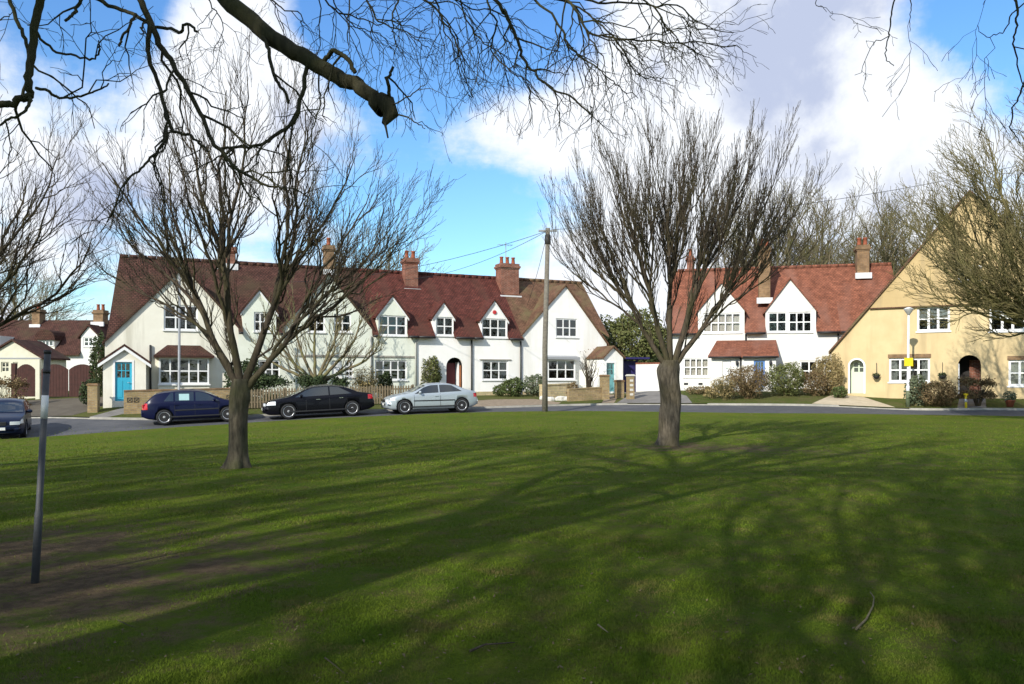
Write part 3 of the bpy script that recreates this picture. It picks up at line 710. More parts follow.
# --- house behind the small garden tree
wB1 = TR(334, 351, 314, 332); wB2 = TR(345, 353.5, 360.5, 377); wB3 = TR(258, 280, 360, 379); wB4 = TR(254, 271, 312, 331.5); wB5 = TR(308, 325, 314, 332); dB = TR(332, 342.5, 360.5, 392)
b = terrace_house('terraced_house', kA1, k1B, .5, 'brown-roofed terraced house behind the small bare garden tree, white fan-light door', 'render_green', 'tile_brown',
    [G(6.7, 6.3, hw=.85, sh=5.2, d=2.0), G(10.36, 7.3, hw=2.5, d=2.8)], [rect(*wB1), rect(*wB2), rect(*wB3), rect(*wB4), rect(*wB5), rect(*dB)])
for w, c in ((wB1, 2), (wB2, 2), (wB3, 3), (wB4, 3), (wB5, 2)): window(b, *w, cols=c, rows=3 if w is wB2 else 2, curtain='pale' if w in (wB1, wB4) else None)
def panel_door(root, r, t, mat, fan=True):
    k0, k1, z0, z1 = r; mb = MB(); mb.box(k0+.02, k1-.02, t, t+.05, z0, z1-.02)
    w = k1-k0
    for i in range(2):
        for zz in ((.12, .42), (.5, .74) ): mb.box(k0+.12+i*(w-.2)/2, k0+.12+i*(w-.2)/2+(w-.36)/2, t-.012, t, z0+(z1-z0)*zz[0], z0+(z1-z0)*zz[1])
    d = mb.build('door', mat, root)
    g = MB(); c = (k0+k1)/2; rr = w*.3; zc = z1-.5
    for s in range(4):
        a0, a1 = math.pi*s/4+.08, math.pi*(s+1)/4-.08
        g.prism([(c+.1*math.cos((a0+a1)/2), zc+.1*math.sin((a0+a1)/2)), (c+rr*math.cos(a0), zc+rr*math.sin(a0)), (c+rr*math.cos((a0+a1)/2), zc+rr*math.sin((a0+a1)/2)), (c+rr*math.cos(a1), zc+rr*math.sin(a1))], t-.006, t+.004)
    g.build('fan_light', 'car_glass', d)
    h = MB(); h.tube([(k1-.12, t-.05, z0+.95), (k1-.25, t-.05, z0+.95)], .016, 6); h.build('handle', 'chrome', d)
    h = MB(); h.box(k0+w*.38, k0+w*.62, t-.02, t, z0+1.05, z0+1.11); h.build('letter_slot', 'chrome', d)
    return d
panel_door(b, dB, .08, 'paint_white')
s = MB(); s.box(T.K(298), k1B, -.06, 0.0, 2.82, 2.92); s.build('string_course', 'concrete', b)
chimney(b, T.K(324, 3.5), T.K(333, 3.5), 3.2, 3.8, 7.9, T.Z(246, 11.5, 3.4), 1, 'brick_brown')
pipe(b, k1B-.1, .4, 4.0, mat='gutter_grey')
# --- four more
wD1 = TR(378.5, 406.5, 315.5, 335.5); wD2 = TR(374.8, 406.8, 360, 380)
d_ = terrace_house('terraced_house', k1B, k1D, .55, 'pale green terraced house with one wide dormer, standing behind the picket fence', 'render_green', 'tile_red',
    [G(392.6, 6.3, hw=.86, sh=5.2, d=2.0)], [rect(*wD1), rect(*wD2)])
window(d_, *wD1, cols=3, curtain='pale'); window(d_, *wD2, cols=4, curtain='tan')
s = MB(); s.box(k1B+.12, k1D-.1, -.06, 0.0, 2.82, 2.92); s.build('string_course', 'concrete', d_)
chimney(d_, T.K(403.5, 3.0), T.K(416.3, 3.0), 2.65, 3.35, 6.95, T.Z(258, 15.4, 3), 2)
pipe(d_, k1D-.1, .4, 3.7, mat='gutter_grey', bend=.2)
wE1 = TR(436, 453.5, 317, 335.5); hE = arch(T.K(446.3), T.K(463), .5, T.Z(357.5, 18, 0))
e = terrace_house('terraced_house', k1D, k1E, .6, 'white terraced house with the smallest dormer and a dark arched entrance', 'render_white', 'tile_red',
    [G(443.7, 6.05, hw=.6, sh=5.25, d=1.85)], [rect(*wE1), hE])
window(e, *wE1, cols=2, curtain='pale')
pd = MB(); k0, k1 = T.K(449), T.K(459); pd.box(k0, k1, .62, .68, .6, 2.55); pd.build('door', 'paint_maroon', e)
pd = MB(); pd.box(k1+.03, k1+.12, .3, .7, .6, 2.6); pd.build('side_post', 'paint_white', e)
pd = MB(); pd.box(k1+.14, T.K(463)-.02, .25, .6, .6, 2.4); pd.build('side_panel', 'wood_orange', e)
pipe(e, k1E-.05, .5, 3.9)
wF1 = TR(482, 507, 318.6, 337.5); wF2 = TR(482.5, 508, 361, 379.8)
f_ = terrace_house('terraced_house', k1E, k1F, .62, 'white terraced house with a small red plaque in its dormer gable above two windows', 'render_white', 'tile_red',
    [G(494.5, 6.3, hw=.84, sh=5.2, d=2.0)], [rect(*wF1), rect(*wF2)])
window(f_, *wF1, cols=3, curtain='pale'); window(f_, *wF2, cols=3, curtain='pale')
pq = MB(); pq.lathe([(.11, -.06), (.13, -.03), (.13, -.002)], T.K(494.5), 5.6, 14, axis='y'); pq.build('plaque', 'red_lens', f_)
s = MB(); s.box(wF2[0]-.2, wF2[1]+.2, -.06, -.002, wF2[3]+.05, wF2[3]+.11); s.build('window_head', 'concrete', f_)
s = MB(); s.box(k1E+.1, k1F-.05, -.05, -.002, .0, .85); s.build('plinth', 'brick_pale', f_)
chimney(f_, T.K(498.5, 2.9), T.K(516, 2.9), 2.45, 3.35, 6.8, T.Z(263, 20.8, 3), 3, aerial=True)
pipe(f_, k1F-.05, .6, 3.9)
wG1 = TR(556, 577.4, 318.6, 337); 
g_ = terrace_house('terraced_house', k1F, k1G, .66, 'white end-of-terrace house with tall gable, mossy roof and pale teal porch door', 'render_white', 'tile_moss',
    [G(25.1, 7.4, l=k1F+.05, r=k1G, zl=4.25, zr=3.84, d=2.85)], [rect(*wG1), rect(T.K(547.5,-.35)+.15, T.K(576,-.35)-.15, 1.5, 2.6)], endr=True)
window(g_, *wG1, cols=3, curtain=None)
def box_bay(g_):
    k0, k1, z0, z1 = T.rect(547.5, 576, 359.5, 379.7, -.35); w = MB(); w.box(k0, k1, -.33, -.002, z0-.75, z0-.08)
    for x in (k0, k1-.07): w.box(x, x+.07, -.25, -.002, z0-.08, z1)
    bb = w.build('bay_window', 'render_white', g_)
    window(bb, k0+.02, k1-.02, z0, z1, cols=3, rows=2, t=-.35, name='bay_frame', fw=.1)
    r = MB(); r.slab([(k0-.18, -.58, z1+.14), (k1+.18, -.58, z1+.14), (k1+.18, -.002, z1+.26), (k0-.18, -.002, z1+.26)], .14); r.build('bay_roof', 'lead', g_)
box_bay(g_)
porch(g_, T, 603.5, 623, 612.8, 347.5, 357.5, (606.5, 614.5), (363, 391.5), -1.9, 'tile_moss', 'render_white', .62, 'paint_teal', ov=.1, barge=False)
s = MB(); s.box(k1F+.1, k1G-.05, -.04, -.002, .0, .85); s.build('plinth', 'brick_pale', g_)
ae = MB(); ae.tube([(27.6, 3.4, 7.8), (27.6, 3.4, 9.3)], .022, 5); ae.tube([(27.1, 3.4, 9.1), (28.0, 3.4, 9.15)], .014, 4); ae.build('aerial', 'galvanised', g_)

# ------------------------------------------------------------------ white row on the right
U = Frame(12.03, 46.6, -13.9)
UE, US, URT = 4.62, 1.09, 3.5
def zu(t): return UE+US*t
def row_house(k0, k1, label, gable=None, holes=(), endl=False):
    root = U.root('terraced_house', (k0+k1)/2, 0, 1.0, label, 'house', 'red-roofed white houses right of the stout tree')
    out = [(k0, .2), (k1, .2), (k1, 4.5)]
    if gable: out += [(gable['r'], 4.5), (gable['r'], gable['sh']), (gable['c'], gable['za']), (gable['l'], gable['sh']), (gable['l'], 4.5)]
    out += [(k0, 4.5)]
    mb = MB(); facade(mb, out, list(holes), 0, 1.2); mb.box(k0+.01, k1-.01, 1.2, 6.8, .2, 4.45)
    if gable: mb.prism([(gable['l'], 4.5), (gable['r'], 4.5), (gable['r'], gable['sh']), (gable['c'], gable['za']), (gable['l'], gable['sh'])], 1.2, gable['d'])
    if endl: mb.prism([(.02, .2), (6.8, .2), (6.8, 4.5), (3.5, 8.1), (.02, 4.5)], k0+.02, k0+.2, plane='yz')
    mb.build('wall', ['render_bright', 'dark_room'], root)
    rf = MB(); spans = [(k0-(.15 if endl else 0), k1, -.25)] if not gable else [(k0-(.15 if endl else 0), gable['l'], -.25), (gable['l'], gable['r'], .9), (gable['r'], k1, -.25)]
    for a_, b_, ts in spans:
        if ts > 0:
            c_ = gable['c']; tv = (gable['za']-UE)/US-.12; t0_ = (gable['sh']-UE)/US-.1
            rf.slab([(a_, t0_, zu(t0_)), (c_, tv, zu(tv)), (c_, URT, zu(URT)), (a_, URT, zu(URT))], .13); rf.slab([(c_, tv, zu(tv)), (b_, t0_, zu(t0_)), (b_, URT, zu(URT)), (c_, URT, zu(URT))], .13); continue
        rf.slab([(a_, ts, zu(ts)), (b_, ts, zu(ts)), (b_, URT, zu(URT)), (a_, URT, zu(URT))], .13)
        if ts < 0 and b_-a_ > .1: gt = MB(); gt.tube([(a_+.02, -.31, zu(-.25)-.13), (b_-.02, -.31, zu(-.25)-.13)], .06, 8); gt.build('gutter', 'gutter_black', root)
    a_ = k0-(.15 if endl else 0)
    rf.slab([(k1, 7.1, zu(-.1)), (a_, 7.1, zu(-.1)), (a_, URT, zu(URT)), (k1, URT, zu(URT))], .13)
    x = a_
    while x < k1-.05: e_ = min(x+.44, k1); rf.tube([(x, URT, zu(URT)-.02), (e_-.012, URT, zu(URT)-.02)], .13, 8); x += .45
    if gable:
        s_ = (gable['za']-gable['sh'])/(gable['c']-gable['l']); o = .12
        rf.prism(chevron(gable['l']-o, gable['sh']-o*s_+.012, gable['c'], gable['za']+.012, gable['r']+o, gable['sh']-o*s_+.012, .12), -.12, gable['d']-.05)
    rf.build('roof', 'tile_orange', root)
    return root
def UG(px, py, l, r, spy):
    c = U.K(px); za = U.Z(py, c); return dict(c=c, za=za, l=U.K(l), r=U.K(r), sh=U.Z(spy, c), d=(za+.16-UE)/US+.15)
kU0, kU1, kU2, kU3 = U.K(670), U.K(745.5), U.K(840), U.K(905)
v1 = U.rect(703, 741, 313, 332.5); v2 = U.rect(683.4, 709, 358, 376.5)
h1 = row_house(kU0, kU1, 'white red-roofed house behind the stout tree, white panelled door under red lean-to', UG(721.4, 283.5, 698, 744.5, 311), [rect(*v1), rect(*v2)], endl=True)
window(h1, *v1, cols=5, curtain='lace', gmat='glass_lace'); window(h1, *v2, cols=4, rows=2, curtain='lace', gmat='glass_lace')
v3 = U.rect(768, 787, 312, 332); v4 = U.rect(788.5, 812, 312, 332); v5 = U.rect(800, 834, 360.7, 381)
h2 = row_house(kU1, kU2, 'white red-roofed house with tall front chimney and small blue glazed door', UG(790, 279.5, 765.5, 816, 311), [rect(*v3), rect(*v4), rect(*v5)])
window(h2, *v3, cols=2); window(h2, *v4, cols=3); window(h2, *v5, cols=4)
h3 = row_house(kU2, kU3, 'red-roofed house end mostly hidden behind the tan gable', None, [])
pipe(h1, U.K(753)-.4, 3.1, 4.2); pipe(h2, kU2-.1, 3.0, 4.3)
chimney(h2, U.K(758.5, 1.2), U.K(770, 1.2), .95, 1.6, U.Z(300, 2.5, 1), U.Z(247, 2.5, 1.2), 2, 'brick_brown')
chimney(h1, U.K(687, 4.5), U.K(693.5, 4.5), 4.2, 4.8, 6.5, U.Z(256, -1, 4.5), 1, 'brick_red')
chimney(h3, U.K(856, 3), U.K(868, 3), 2.6, 3.3, U.Z(276, 8, 3), U.Z(246, 8, 3), 2, 'brick_brown')
def leanto():
    t = -1.9; k0, k1 = U.K(711.5, t), U.K(776, t); km = U.K(741.5, t); ze = U.Z(356, k0, t); zr = U.Z(342, k0, 0)
    kr = U.K(786.8, 0); 
    for root, a_, b_, dr in ((h1, k0, km, None), (h2, km, k1, None)):
        mb = MB(); hd = U.rect(722.5, 731, 361, 388, t) if root is h1 else U.rect(753.8, 765, 360.5, 387, t)
        facade(mb, [(a_, .3), (b_, .3), (b_, ze-.05), (a_, ze-.05)], [rect(*hd)], t, -.01, reveal=.1, room=.4)
        mb.prism([(t, ze-.05), (-.01, ze-.05), (-.01, zr-.1)], a_+.01, b_-.01, plane='yz')
        p = mb.build('lean_to_porch', ['render_bright', 'dark_room'], root)
        r = MB(); aa = a_-(.2 if root is h1 else 0); bb = b_+(.15 if root is h2 else 0)
        r.slab([(aa, t-.2, ze), (bb, t-.2, ze), (bb, -.01, zr+.08), (aa+(.5 if root is h1 else 0), -.01, zr+.08)], .1); r.build('porch_roof', 'tile_orange', p)
        g = MB(); g.tube([(aa+.05, t-.24, ze-.08), (bb-.05, t-.24, ze-.08)], .05, 8); g.build('gutter', 'gutter_black', p)
        if root is h1:
            panel_door(p, hd, t+.06, 'paint_white')
            q = MB(); q.tube([(b_-.05, t-.07, .7), (b_-.05, t-.07, ze-.1)], .045, 8); q.build('drainpipe', 'gutter_black', p)
        else: door(p, *hd, t+.05, 'paint_blue', (3, 2), False, .5)
        l = MB(); lx = U.K(737 if root is h1 else 770.5, t); lz = U.Z(363, lx, t); l.lathe([(.03, lz-.16), (.07, lz-.08), (.08, lz+.08), (.03, lz+.14)], lx, t-.12, 8); l.box(lx-.02, lx+.02, t-.12, t, lz+.1, lz+.13); l.build('wall_lantern', 'gutter_black', p)
leanto()
vent = MB()
for px in (686, 700.5): k = U.K(px); vent.box(k-.12, k+.12, -.02, -.002, 1.25, 1.38)
vent.build('air_vent', 'gutter_black', h1)

# ------------------------------------------------------------------ big tan gabled house
V = Frame(22.6, 39.5, -30)
def tan_house():
    base = .65; root = V.root('gabled_house', 0, 0, base, 'large sunlit tan house with one huge gable, arched passage and arched front door', 'house')
    kl = V.K(831.5); ez = V.Z(351.5, kl); za = V.Z(193, 0); kr = -kl
    w1 = V.rect(917, 950, 306.5, 331); w2 = V.rect(989.5, 1026, 305, 331); w3 = V.rect(889, 930, 358, 382); w4 = V.rect(1008.5, 1040, 360, 386); w5 = V.rect(958, 982, 265.5, 280.5)
    d1 = V.rect(848, 865.5, 358, 393.5); a1 = V.rect(958, 981, 355, 398)
    out = [(kl, 0), (kr, 0), (kr, ez), (0, za), (kl, ez)]
    mb = MB(); facade(mb, out, [rect(*w) for w in (w1, w2, w3, w4, w5)]+[arch(*d1), arch(*a1)], 0, 1.3, room=1.25, reveal=.2)
    mb.prism([(kl+.1, 0), (kr-.1, 0), (kr-.1, ez-.1), (0, za-.2), (kl+.1, ez-.1)], 1.3, 9)
    mb.build('wall', ['render_tan', 'dark_room'], root)
    # darker upper gable, a shallow jetty with a tile drip course
    zb = V.Z(308, 0); s = (za-ez)/(-kl); kb = (za-zb)/s
    um = MB(); ow = [rect(w5[0]-.0, w5[1]+.0, w5[2], w5[3])]
    hol = [rect(*w) for w in (w5,)]
    zc = max(w1[3], w2[3])+.03; kb = (za-zc)/s
    facade(um, [(-kb, zc), (kb, zc), (0, za)], hol, -.06, -.003, reveal=.057, room=.0575, back=False)
    um.build('upper_gable', ['render_tan_dark', 'render_tan_dark'], root)
    dc = MB(); dc.box(-kb+.05, kb-.05, -.11, -.062, zc-.05, zc+.02); dc.build('drip_course', 'tile_moss', root)
    rf = MB(); o = .12; rf.prism(chevron(kl-o, ez-o*s+.015, 0, za+.015, kr+o, ez-o*s+.015, .14), -.18, 9.3)
    rf.build('roof', 'tile_moss', root)
    window(root, *w1, cols=3, t=0.02, fw=.1, mull=.11, curtain=None); window(root, *w2, cols=3, t=0.02, fw=.1, mull=.11); window(root, *w3, cols=4, t=.02, fw=.1, mull=.1, curtain='pale'); window(root, *w4, cols=3, t=.02, fw=.1, mull=.1, curtain='lace'); window(root, *w5, cols=2, rows=1, t=-.06, fw=.07)
    bl = MB()
    for w in (w1, w2): bl.box(w[0]+.05, w[1]-.05, .16, .17, (w[2]+w[3])/2-.02, w[3]-.05)
    bl.build('blind', 'curtain', root)
    ln = MB(); ln.box(w3[0]-.05, w3[1]+.05, -.03, -.002, w3[3]+.01, w3[3]+.2); ln.box(w4[0]-.05, w4[1]+.05, -.03, -.002, w4[3]+.01, w4[3]+.2); ln.build('lintel', 'brick_brown', root)
    # arched front door
    k0, k1, z0, z1 = d1; dm = MB(); kk = k0+.28
    dm.prism(arch(k0+.02, k1-.02, z0, z1-.02), .45, .5); dd = dm.build('door', 'paint_mint', root)
    gg = MB()
    for i in range(3):
        for j in range(2): gg.box(k0+.25+i*.27, k0+.45+i*.27, .435, .449, z0+1.15+j*.26, z0+1.36+j*.26)
    gg.build('door_glass', 'car_glass', dd)
    wf = MB(); ring = arch(k0, k1, z0, z1, 14)[1:]+[(k0, z0)]; r2 = (k1-k0)/2-.09; c = (k0+k1)/2
    inner = [(c+r2*math.cos(math.pi*j/14), z1-(k1-k0)/2+r2*math.sin(math.pi*j/14)) for j in range(15)]; outer = [(c+(r2+.088)*math.cos(math.pi*j/14), z1-(k1-k0)/2+(r2+.088)*math.sin(math.pi*j/14)) for j in range(15)]
    inner = [(inner[0][0], z0)]+inner+[(inner[-1][0], z0)]; outer = [(outer[0][0], z0)]+outer+[(outer[-1][0], z0)]
    for p, q, p2, q2 in zip(inner, outer, inner[1:], outer[1:]): wf.face([(p[0], -.012, p[1]), (q[0], -.012, q[1]), (q2[0], -.012, q2[1]), (p2[0], -.012, p2[1])]); wf.face([(p[0], .1, p[1]), (p[0], -.012, p[1]), (p2[0], -.012, p2[1]), (p2[0], .1, p2[1])])
    wf.build('door_surround', 'paint_white', root)
    k0, k1, z0, z1 = a1; pm = MB(); pm.box(k1-.5, k1-.02, .95, 1.2, z0, z0+1.9); pm.build('passage_door', 'brick_red', root)
    pl = MB(); pl.box(k0+.01, k0+.06, .05, 1.2, z0, z0+1.7); pl.build('passage_lining', 'paint_white', root)
    return root
tan_house()

# ------------------------------------------------------------------ left: cottage beyond, garage
def far_cottage():
    D = 60; X = lambda px: (px-512)/F*D; Zp = lambda py: 1.6+(379-py)/F*D
    root = empty('cottage', (X(40), D, .6), 0, 'distant brown-roofed cottage with two chimneys behind the red-brown gates', 'house', None, off=(X(40), D, .6))
    k0, k1 = X(-60), X(122); ez = Zp(351); rz = Zp(317); g0, g1, gc = X(76.5), X(101), X(89)
    o1 = rect(X(83.5), X(97), Zp(346.5), Zp(337)); z1 = Zp(337); 
    mb = MB(); facade(mb, [(k0, 0), (k1, 0), (k1, ez-.1), (X(99), ez-.1), (X(99), Zp(336)), (gc, Zp(326)), (X(81), Zp(336)), (X(81), ez-.1), (k0, ez-.1)], [o1], D, D+1)
    mb.box(k0, k1, D+1, D+6, 0, ez-.2); mb.prism([(X(81), ez-.1), (X(99), ez-.1), (X(99), Zp(336)), (gc, Zp(326)), (X(81), Zp(336))], D+1, D+2.5)
    mb.build('wall', ['render_bright', 'dark_room'], root)
    rf = MB(); sl = (rz-ez)/3.2
    rf.slab([(k0, D-.3, ez-.3*sl), (X(81), D-.3, ez-.3*sl), (X(81), D+3.2, rz), (k0, D+3.2, rz)], .12); rf.slab([(X(81), D+.9, ez+.9*sl), (X(99), D+.9, ez+.9*sl), (X(99), D+3.2, rz), (X(81), D+3.2, rz)], .12)
    rf.slab([(X(99), D-.3, ez-.3*sl), (k1, D-.3, ez-.3*sl), (k1, D+3.2, rz), (X(99), D+3.2, rz)], .12)
    rf.slab([(k1, D+6.7, ez-.3*sl), (k0, D+6.7, ez-.3*sl), (k0, D+3.2, rz), (k1, D+3.2, rz)], .12)
    rf.prism(chevron(X(81)-.2, Zp(336)-.2, gc, Zp(326), X(99)+.2, Zp(336)-.2, .14), D-.15, D+2.4)
    rf.build('roof', 'tile_brown', root)
    window(root, X(83.5), X(97), Zp(346.5), Zp(337), cols=3, t=D, fw=.08)
    # hipped dark dormer
    dm = MB(); a_, b_ = X(36), X(53); dm.box(a_, b_, D+.2, D+2.4, Zp(351), Zp(340)); dd = dm.build('dormer', 'render_cream', root)
    dr = MB(); c = (a_+b_)/2; zt1, zt2 = Zp(340), Zp(329.5)
    n = 9; ring = [(c+(b_-a_)*.6*math.cos(math.pi*j/(n-1)), zt1+(zt2-zt1)*math.sin(math.pi*j/(n-1))**.8) for j in range(n)]
    dr.prism(ring, D+.0, D+2.2); dr.build('dormer_roof', 'tile_brown', dd)
    window(dd, a_+.05, b_-.05, Zp(346), Zp(340.5), cols=4, rows=1, t=D+.1, fw=.06, sill=False)
    chimney(root, X(11), X(19), D+2.6, D+3.4, rz-.5, Zp(306), 1, 'brick_brown'); chimney(root, X(82), X(92), D+1.6, D+2.4, Zp(322), Zp(308), 2, 'brick_brown')
    x = MB(); x.box(X(-12), X(3), D-.4, D+1.4, Zp(347), Zp(336)); x.build('white_dormer', 'render_bright', root)
far_cottage()
def garage():
    D = 45; X = lambda px: (px-512)/F*D; Zp = lambda py: 1.6+(379-py)/F*D
    root = empty('garage', (X(13), D, .5), 0, 'low cream garage with shallow gable and small square windows at the left edge', 'garage', None, off=(X(13), D, .5))
    k0, k1, kc = X(-15), X(40.5), X(13); ze, za = Zp(357.5), Zp(341)
    ws = [rect(X(-9), X(-1), Zp(372), Zp(362)), rect(X(1), X(9), Zp(372), Zp(362)), rect(X(13), X(18), Zp(372), Zp(362))]
    mb = MB(); facade(mb, [(k0, -.1), (k1, -.1), (k1, ze), (kc, za), (k0, ze)], ws, D, D+1.3); mb.prism([(k0, -.1), (k1, -.1), (k1, ze), (kc, za), (k0, ze)], D+1.3, D+2.6); mb.build('wall', ['paint_cream', 'dark_room'], root)
    for w in ws: window(root, w[0][0], w[1][0], w[0][1], w[2][1], cols=2, rows=2, t=D, fw=.05, mull=.05, fmat='paint_cream', sill=False)
    s = (za-ze)/(kc-k0); rf = MB(); rf.prism(chevron(k0-.2, ze-.2*s+.01, kc, za+.01, k1+.2, ze-.2*s+.01, .1), D-.15, D+2.7); rf.build('roof', 'tile_brown', root)
    bb = MB(); bb.box(k0-.1, k1+.1, D-.03, D-.002, Zp(358.8), Zp(357.6)); bb.build('band', 'lead', root)
garage()

# ------------------------------------------------------------------ cars
def smooth_interp(pts):
    xs = np.array([p[0] for p in pts], float); ys = np.array([p[1] for p in pts], float)
    d = np.diff(ys)/np.diff(xs); m = np.zeros(len(xs)); m[0], m[-1] = d[0], d[-1]
    for i in range(1, len(xs)-1): m[i] = 0 if d[i-1]*d[i] <= 0 else 2*d[i-1]*d[i]/(d[i-1]+d[i])
    def f(x):
        x = min(max(x, xs[0]), xs[-1]); i = min(int(np.searchsorted(xs, x, 'right'))-1, len(xs)-2); i = max(i, 0)
        h = xs[i+1]-xs[i]; t = (x-xs[i])/h
        return float((2*t**3-3*t*t+1)*ys[i]+(t**3-2*t*t+t)*h*m[i]+(-2*t**3+3*t*t)*ys[i+1]+(t**3-t*t)*h*m[i+1])
    return f
def make_car(name, label, loc, yaw, S):
    """x forward, y to the left; S gives the side profile, belt line, glass, wheels and lamps"""
    root = empty(name, loc, yaw, label, 'car', S.get('group'))
    if S.get('pitch'): root.rotation_euler = (0, S['pitch'], yaw)
    L, W = S['L'], S['W']; top = smooth_interp(S['top']); belt = smooth_interp(S['belt'])
    hw = lambda x: W/2*(1-.20*abs(2*x/L)**5-.03*abs(2*x/L)**2)
    bot = smooth_interp([(-L/2, .34), (-L/2+.25, .24), (-L/2+.7, .19), (L/2-.7, .18), (L/2-.25, .19), (L/2, .27)])
    TH = .40
    def shoulder(x):
        T, B = top(x), belt(x); wb = hw(x)*.965; zs = B+.84*max(T-B, .01); return wb-(zs-B)*TH, zs, wb, T, B
    def sec(x):
        ys, zs, wb, T, B = shoulder(x); b = bot(x); w = hw(x); m = (b+B)/2
        p = [(0, b), (w*.75, b), (w*.95, b+.03), (w*.985, b+.10), (w*1.0, b+.22), (w*1.0, m), (w*.995, B-.14), (w*.982, B-.05), (wb, B)]
        p += [(wb-(zs-B)*TH*q, B+(zs-B)*q) for q in (.06, .5, .95)]
        p += [(ys*q, zs+(T-zs)*(1-q**2.6)) for q in (.985, .93, .8, .6, .35, 0)]
        return p
    N_ = 72; xs = [-L/2+L*(.5-.5*math.cos(math.pi*i/(N_-1))) for i in range(N_)]
    xs = sorted(set(xs+list(np.linspace(-L/2+.1, L/2-.1, 50))))
    rings = []; mb = MB()
    for x in xs:
        h = sec(x); ring = h+[(-y, z) for y, z in h[-2:0:-1]]; rings.append(len(ring))
        mb.v += [(x, y, z) for y, z in ring]
    n = rings[0]
    for i in range(len(xs)-1):
        for j in range(n):
            q = (j+1) % n; mb.f.append((i*n+j, (i+1)*n+j, (i+1)*n+q, i*n+q)[::-1]); mb.m.append(0); mb.sm.append(True)
    # rounded ends
    for e, sgn in ((0, -1), (len(xs)-1, 1)):
        base = e*n; cz = (bot(xs[e])+top(xs[e]))/2; last = list(range(base, base+n))
        for sc_, dx in ((.94, .035), (.8, .06)):
            i0 = len(mb.v); mb.v += [(xs[e]+sgn*dx, mb.v[k][1]*sc_, cz+(mb.v[k][2]-cz)*sc_) for k in range(base, base+n)]
            new = list(range(i0, i0+n))
            for j in range(n):
                q = (j+1) % n; f = (last[j], last[q], new[q], new[j]); mb.f.append(f if sgn > 0 else f[::-1]); mb.m.append(0); mb.sm.append(True)
            last = new
        mb.f.append(tuple(last) if sgn > 0 else tuple(last[::-1])); mb.m.append(0); mb.sm.append(True)
    body = mb.build('body', [S['paint'], 'black_plastic'], root, uv=False)
    bmx = bmesh.new(); bmx.from_mesh(body.data); bmesh.ops.recalc_face_normals(bmx, faces=bmx.faces); bmx.to_mesh(body.data); bmx.free()
    # wheel arches really cut out of the body
    wr = S['wr']; cm = MB()
    for wx in S['wheels']:
        for sg in (1, -1):
            ya, yb = (W/2-.26, W/2+.2) if sg > 0 else (-W/2-.2, -W/2+.26)
            cm.lathe([(wr+.055, ya), (wr+.055, yb)], wx, wr, 40, axis='y', smooth=False)
    cut = cm.build('arch_cutter', 'black_plastic', None, uv=False, local=True); 
    bmx = bmesh.new(); bmx.from_mesh(cut.data); bmesh.ops.recalc_face_normals(bmx, faces=bmx.faces); bmx.to_mesh(cut.data); bmx.free()
    cut.data.materials.clear(); cut.data.materials.append(MATS['black_plastic'])
    md = body.modifiers.new('b', 'BOOLEAN'); md.operation = 'DIFFERENCE'; md.object = cut; md.solver = 'EXACT'; md.material_mode = 'TRANSFER'
    save = (root.location.copy(), root.rotation_euler.copy()); root.location = (0, 0, 0); root.rotation_euler = (0, 0, 0)
    bpy.context.view_layer.update(); dg = bpy.context.evaluated_depsgraph_get()
    me = bpy.data.meshes.new_from_object(body.evaluated_get(dg)); body.modifiers.clear(); old = body.data; body.data = me; bpy.data.meshes.remove(old)
    bpy.data.objects.remove(cut); root.location, root.rotation_euler = save
    def side_y(x, z):
        h = sec(x); h = h[4:]
        for (y0, z0), (y1, z1) in zip(h, h[1:]):
            if z0 <= z <= z1: return y0+(y1-y0)*(z-z0)/max(z1-z0, 1e-6)
        return h[0][0]
    def side_patch(name_, xa, xb, zlo, zhi, mat, off=.008, n=14, parent=body, both=True, ins=0):
        for sg in ((1, -1) if both else (-1,)):
            q = MB(); cols = []
            for i in range(n+1):
                x = xa+(xb-xa)*i/n; lo, hi = zlo(x), zhi(x)
                if hi-lo < .015: hi = lo+.001
                cols.append([(x, sg*(side_y(x, lo+(hi-lo)*j/4)+off), lo+(hi-lo)*j/4) for j in range(5)])
            for c0, c1 in zip(cols, cols[1:]):
                for j in range(4):
                    f = [c0[j], c1[j], c1[j+1], c0[j+1]]; q.face(f if sg < 0 else f[::-1], 0, True)
            q.build(name_, mat, parent, uv=False)
    def top_patch(name_, xa, xb, yf, mat, off=.012, n=10, m=12, parent=body):
        q = MB(); g = []
        for i in range(n+1):
            x = xa+(xb-xa)*i/n; ys, zs, wb, T, B = shoulder(x); ym = ys*yf; sl = (top(x+.01)-top(x-.01))/.02; nz = 1/math.sqrt(1+sl*sl)
            row = []
            for j in range(m+1):
                y = -ym+2*ym*j/m; z = zs+(T-zs)*(1-abs(y/ys)**2.6); row.append((x-sl*nz*off, y, z+nz*off))
            g.append(row)
        for r0, r1 in zip(g, g[1:]):
            for j in range(m):
                f = [r0[j], r1[j], r1[j+1], r0[j+1]]
                if xb < xa: f = f[::-1]
                q.face(f[::-1], 0, True)
        q.build(name_, mat, parent, uv=False)
    for xa, xb, sa, sb in S['side']:        # side glass with slanted ends
        def lo(x): return belt(x)+.035
        def hi(x, xa=xa, xb=xb, sa=sa, sb=sb):
            t = top(x); h = belt(x)+.80*(t-belt(x))
            if sa: h = min(h, lo(x)+(x-xa)*sa)
            if sb: h = min(h, lo(x)+(xb-x)*sb)
            return max(h, lo(x)+.002)
        side_patch('side_window', xa, xb, lo, hi, 'car_glass', n=22)
    top_patch('windscreen', *S['ws'], .93, 'car_glass'); top_patch('rear_window', *S['rw'], .88, 'car_glass')
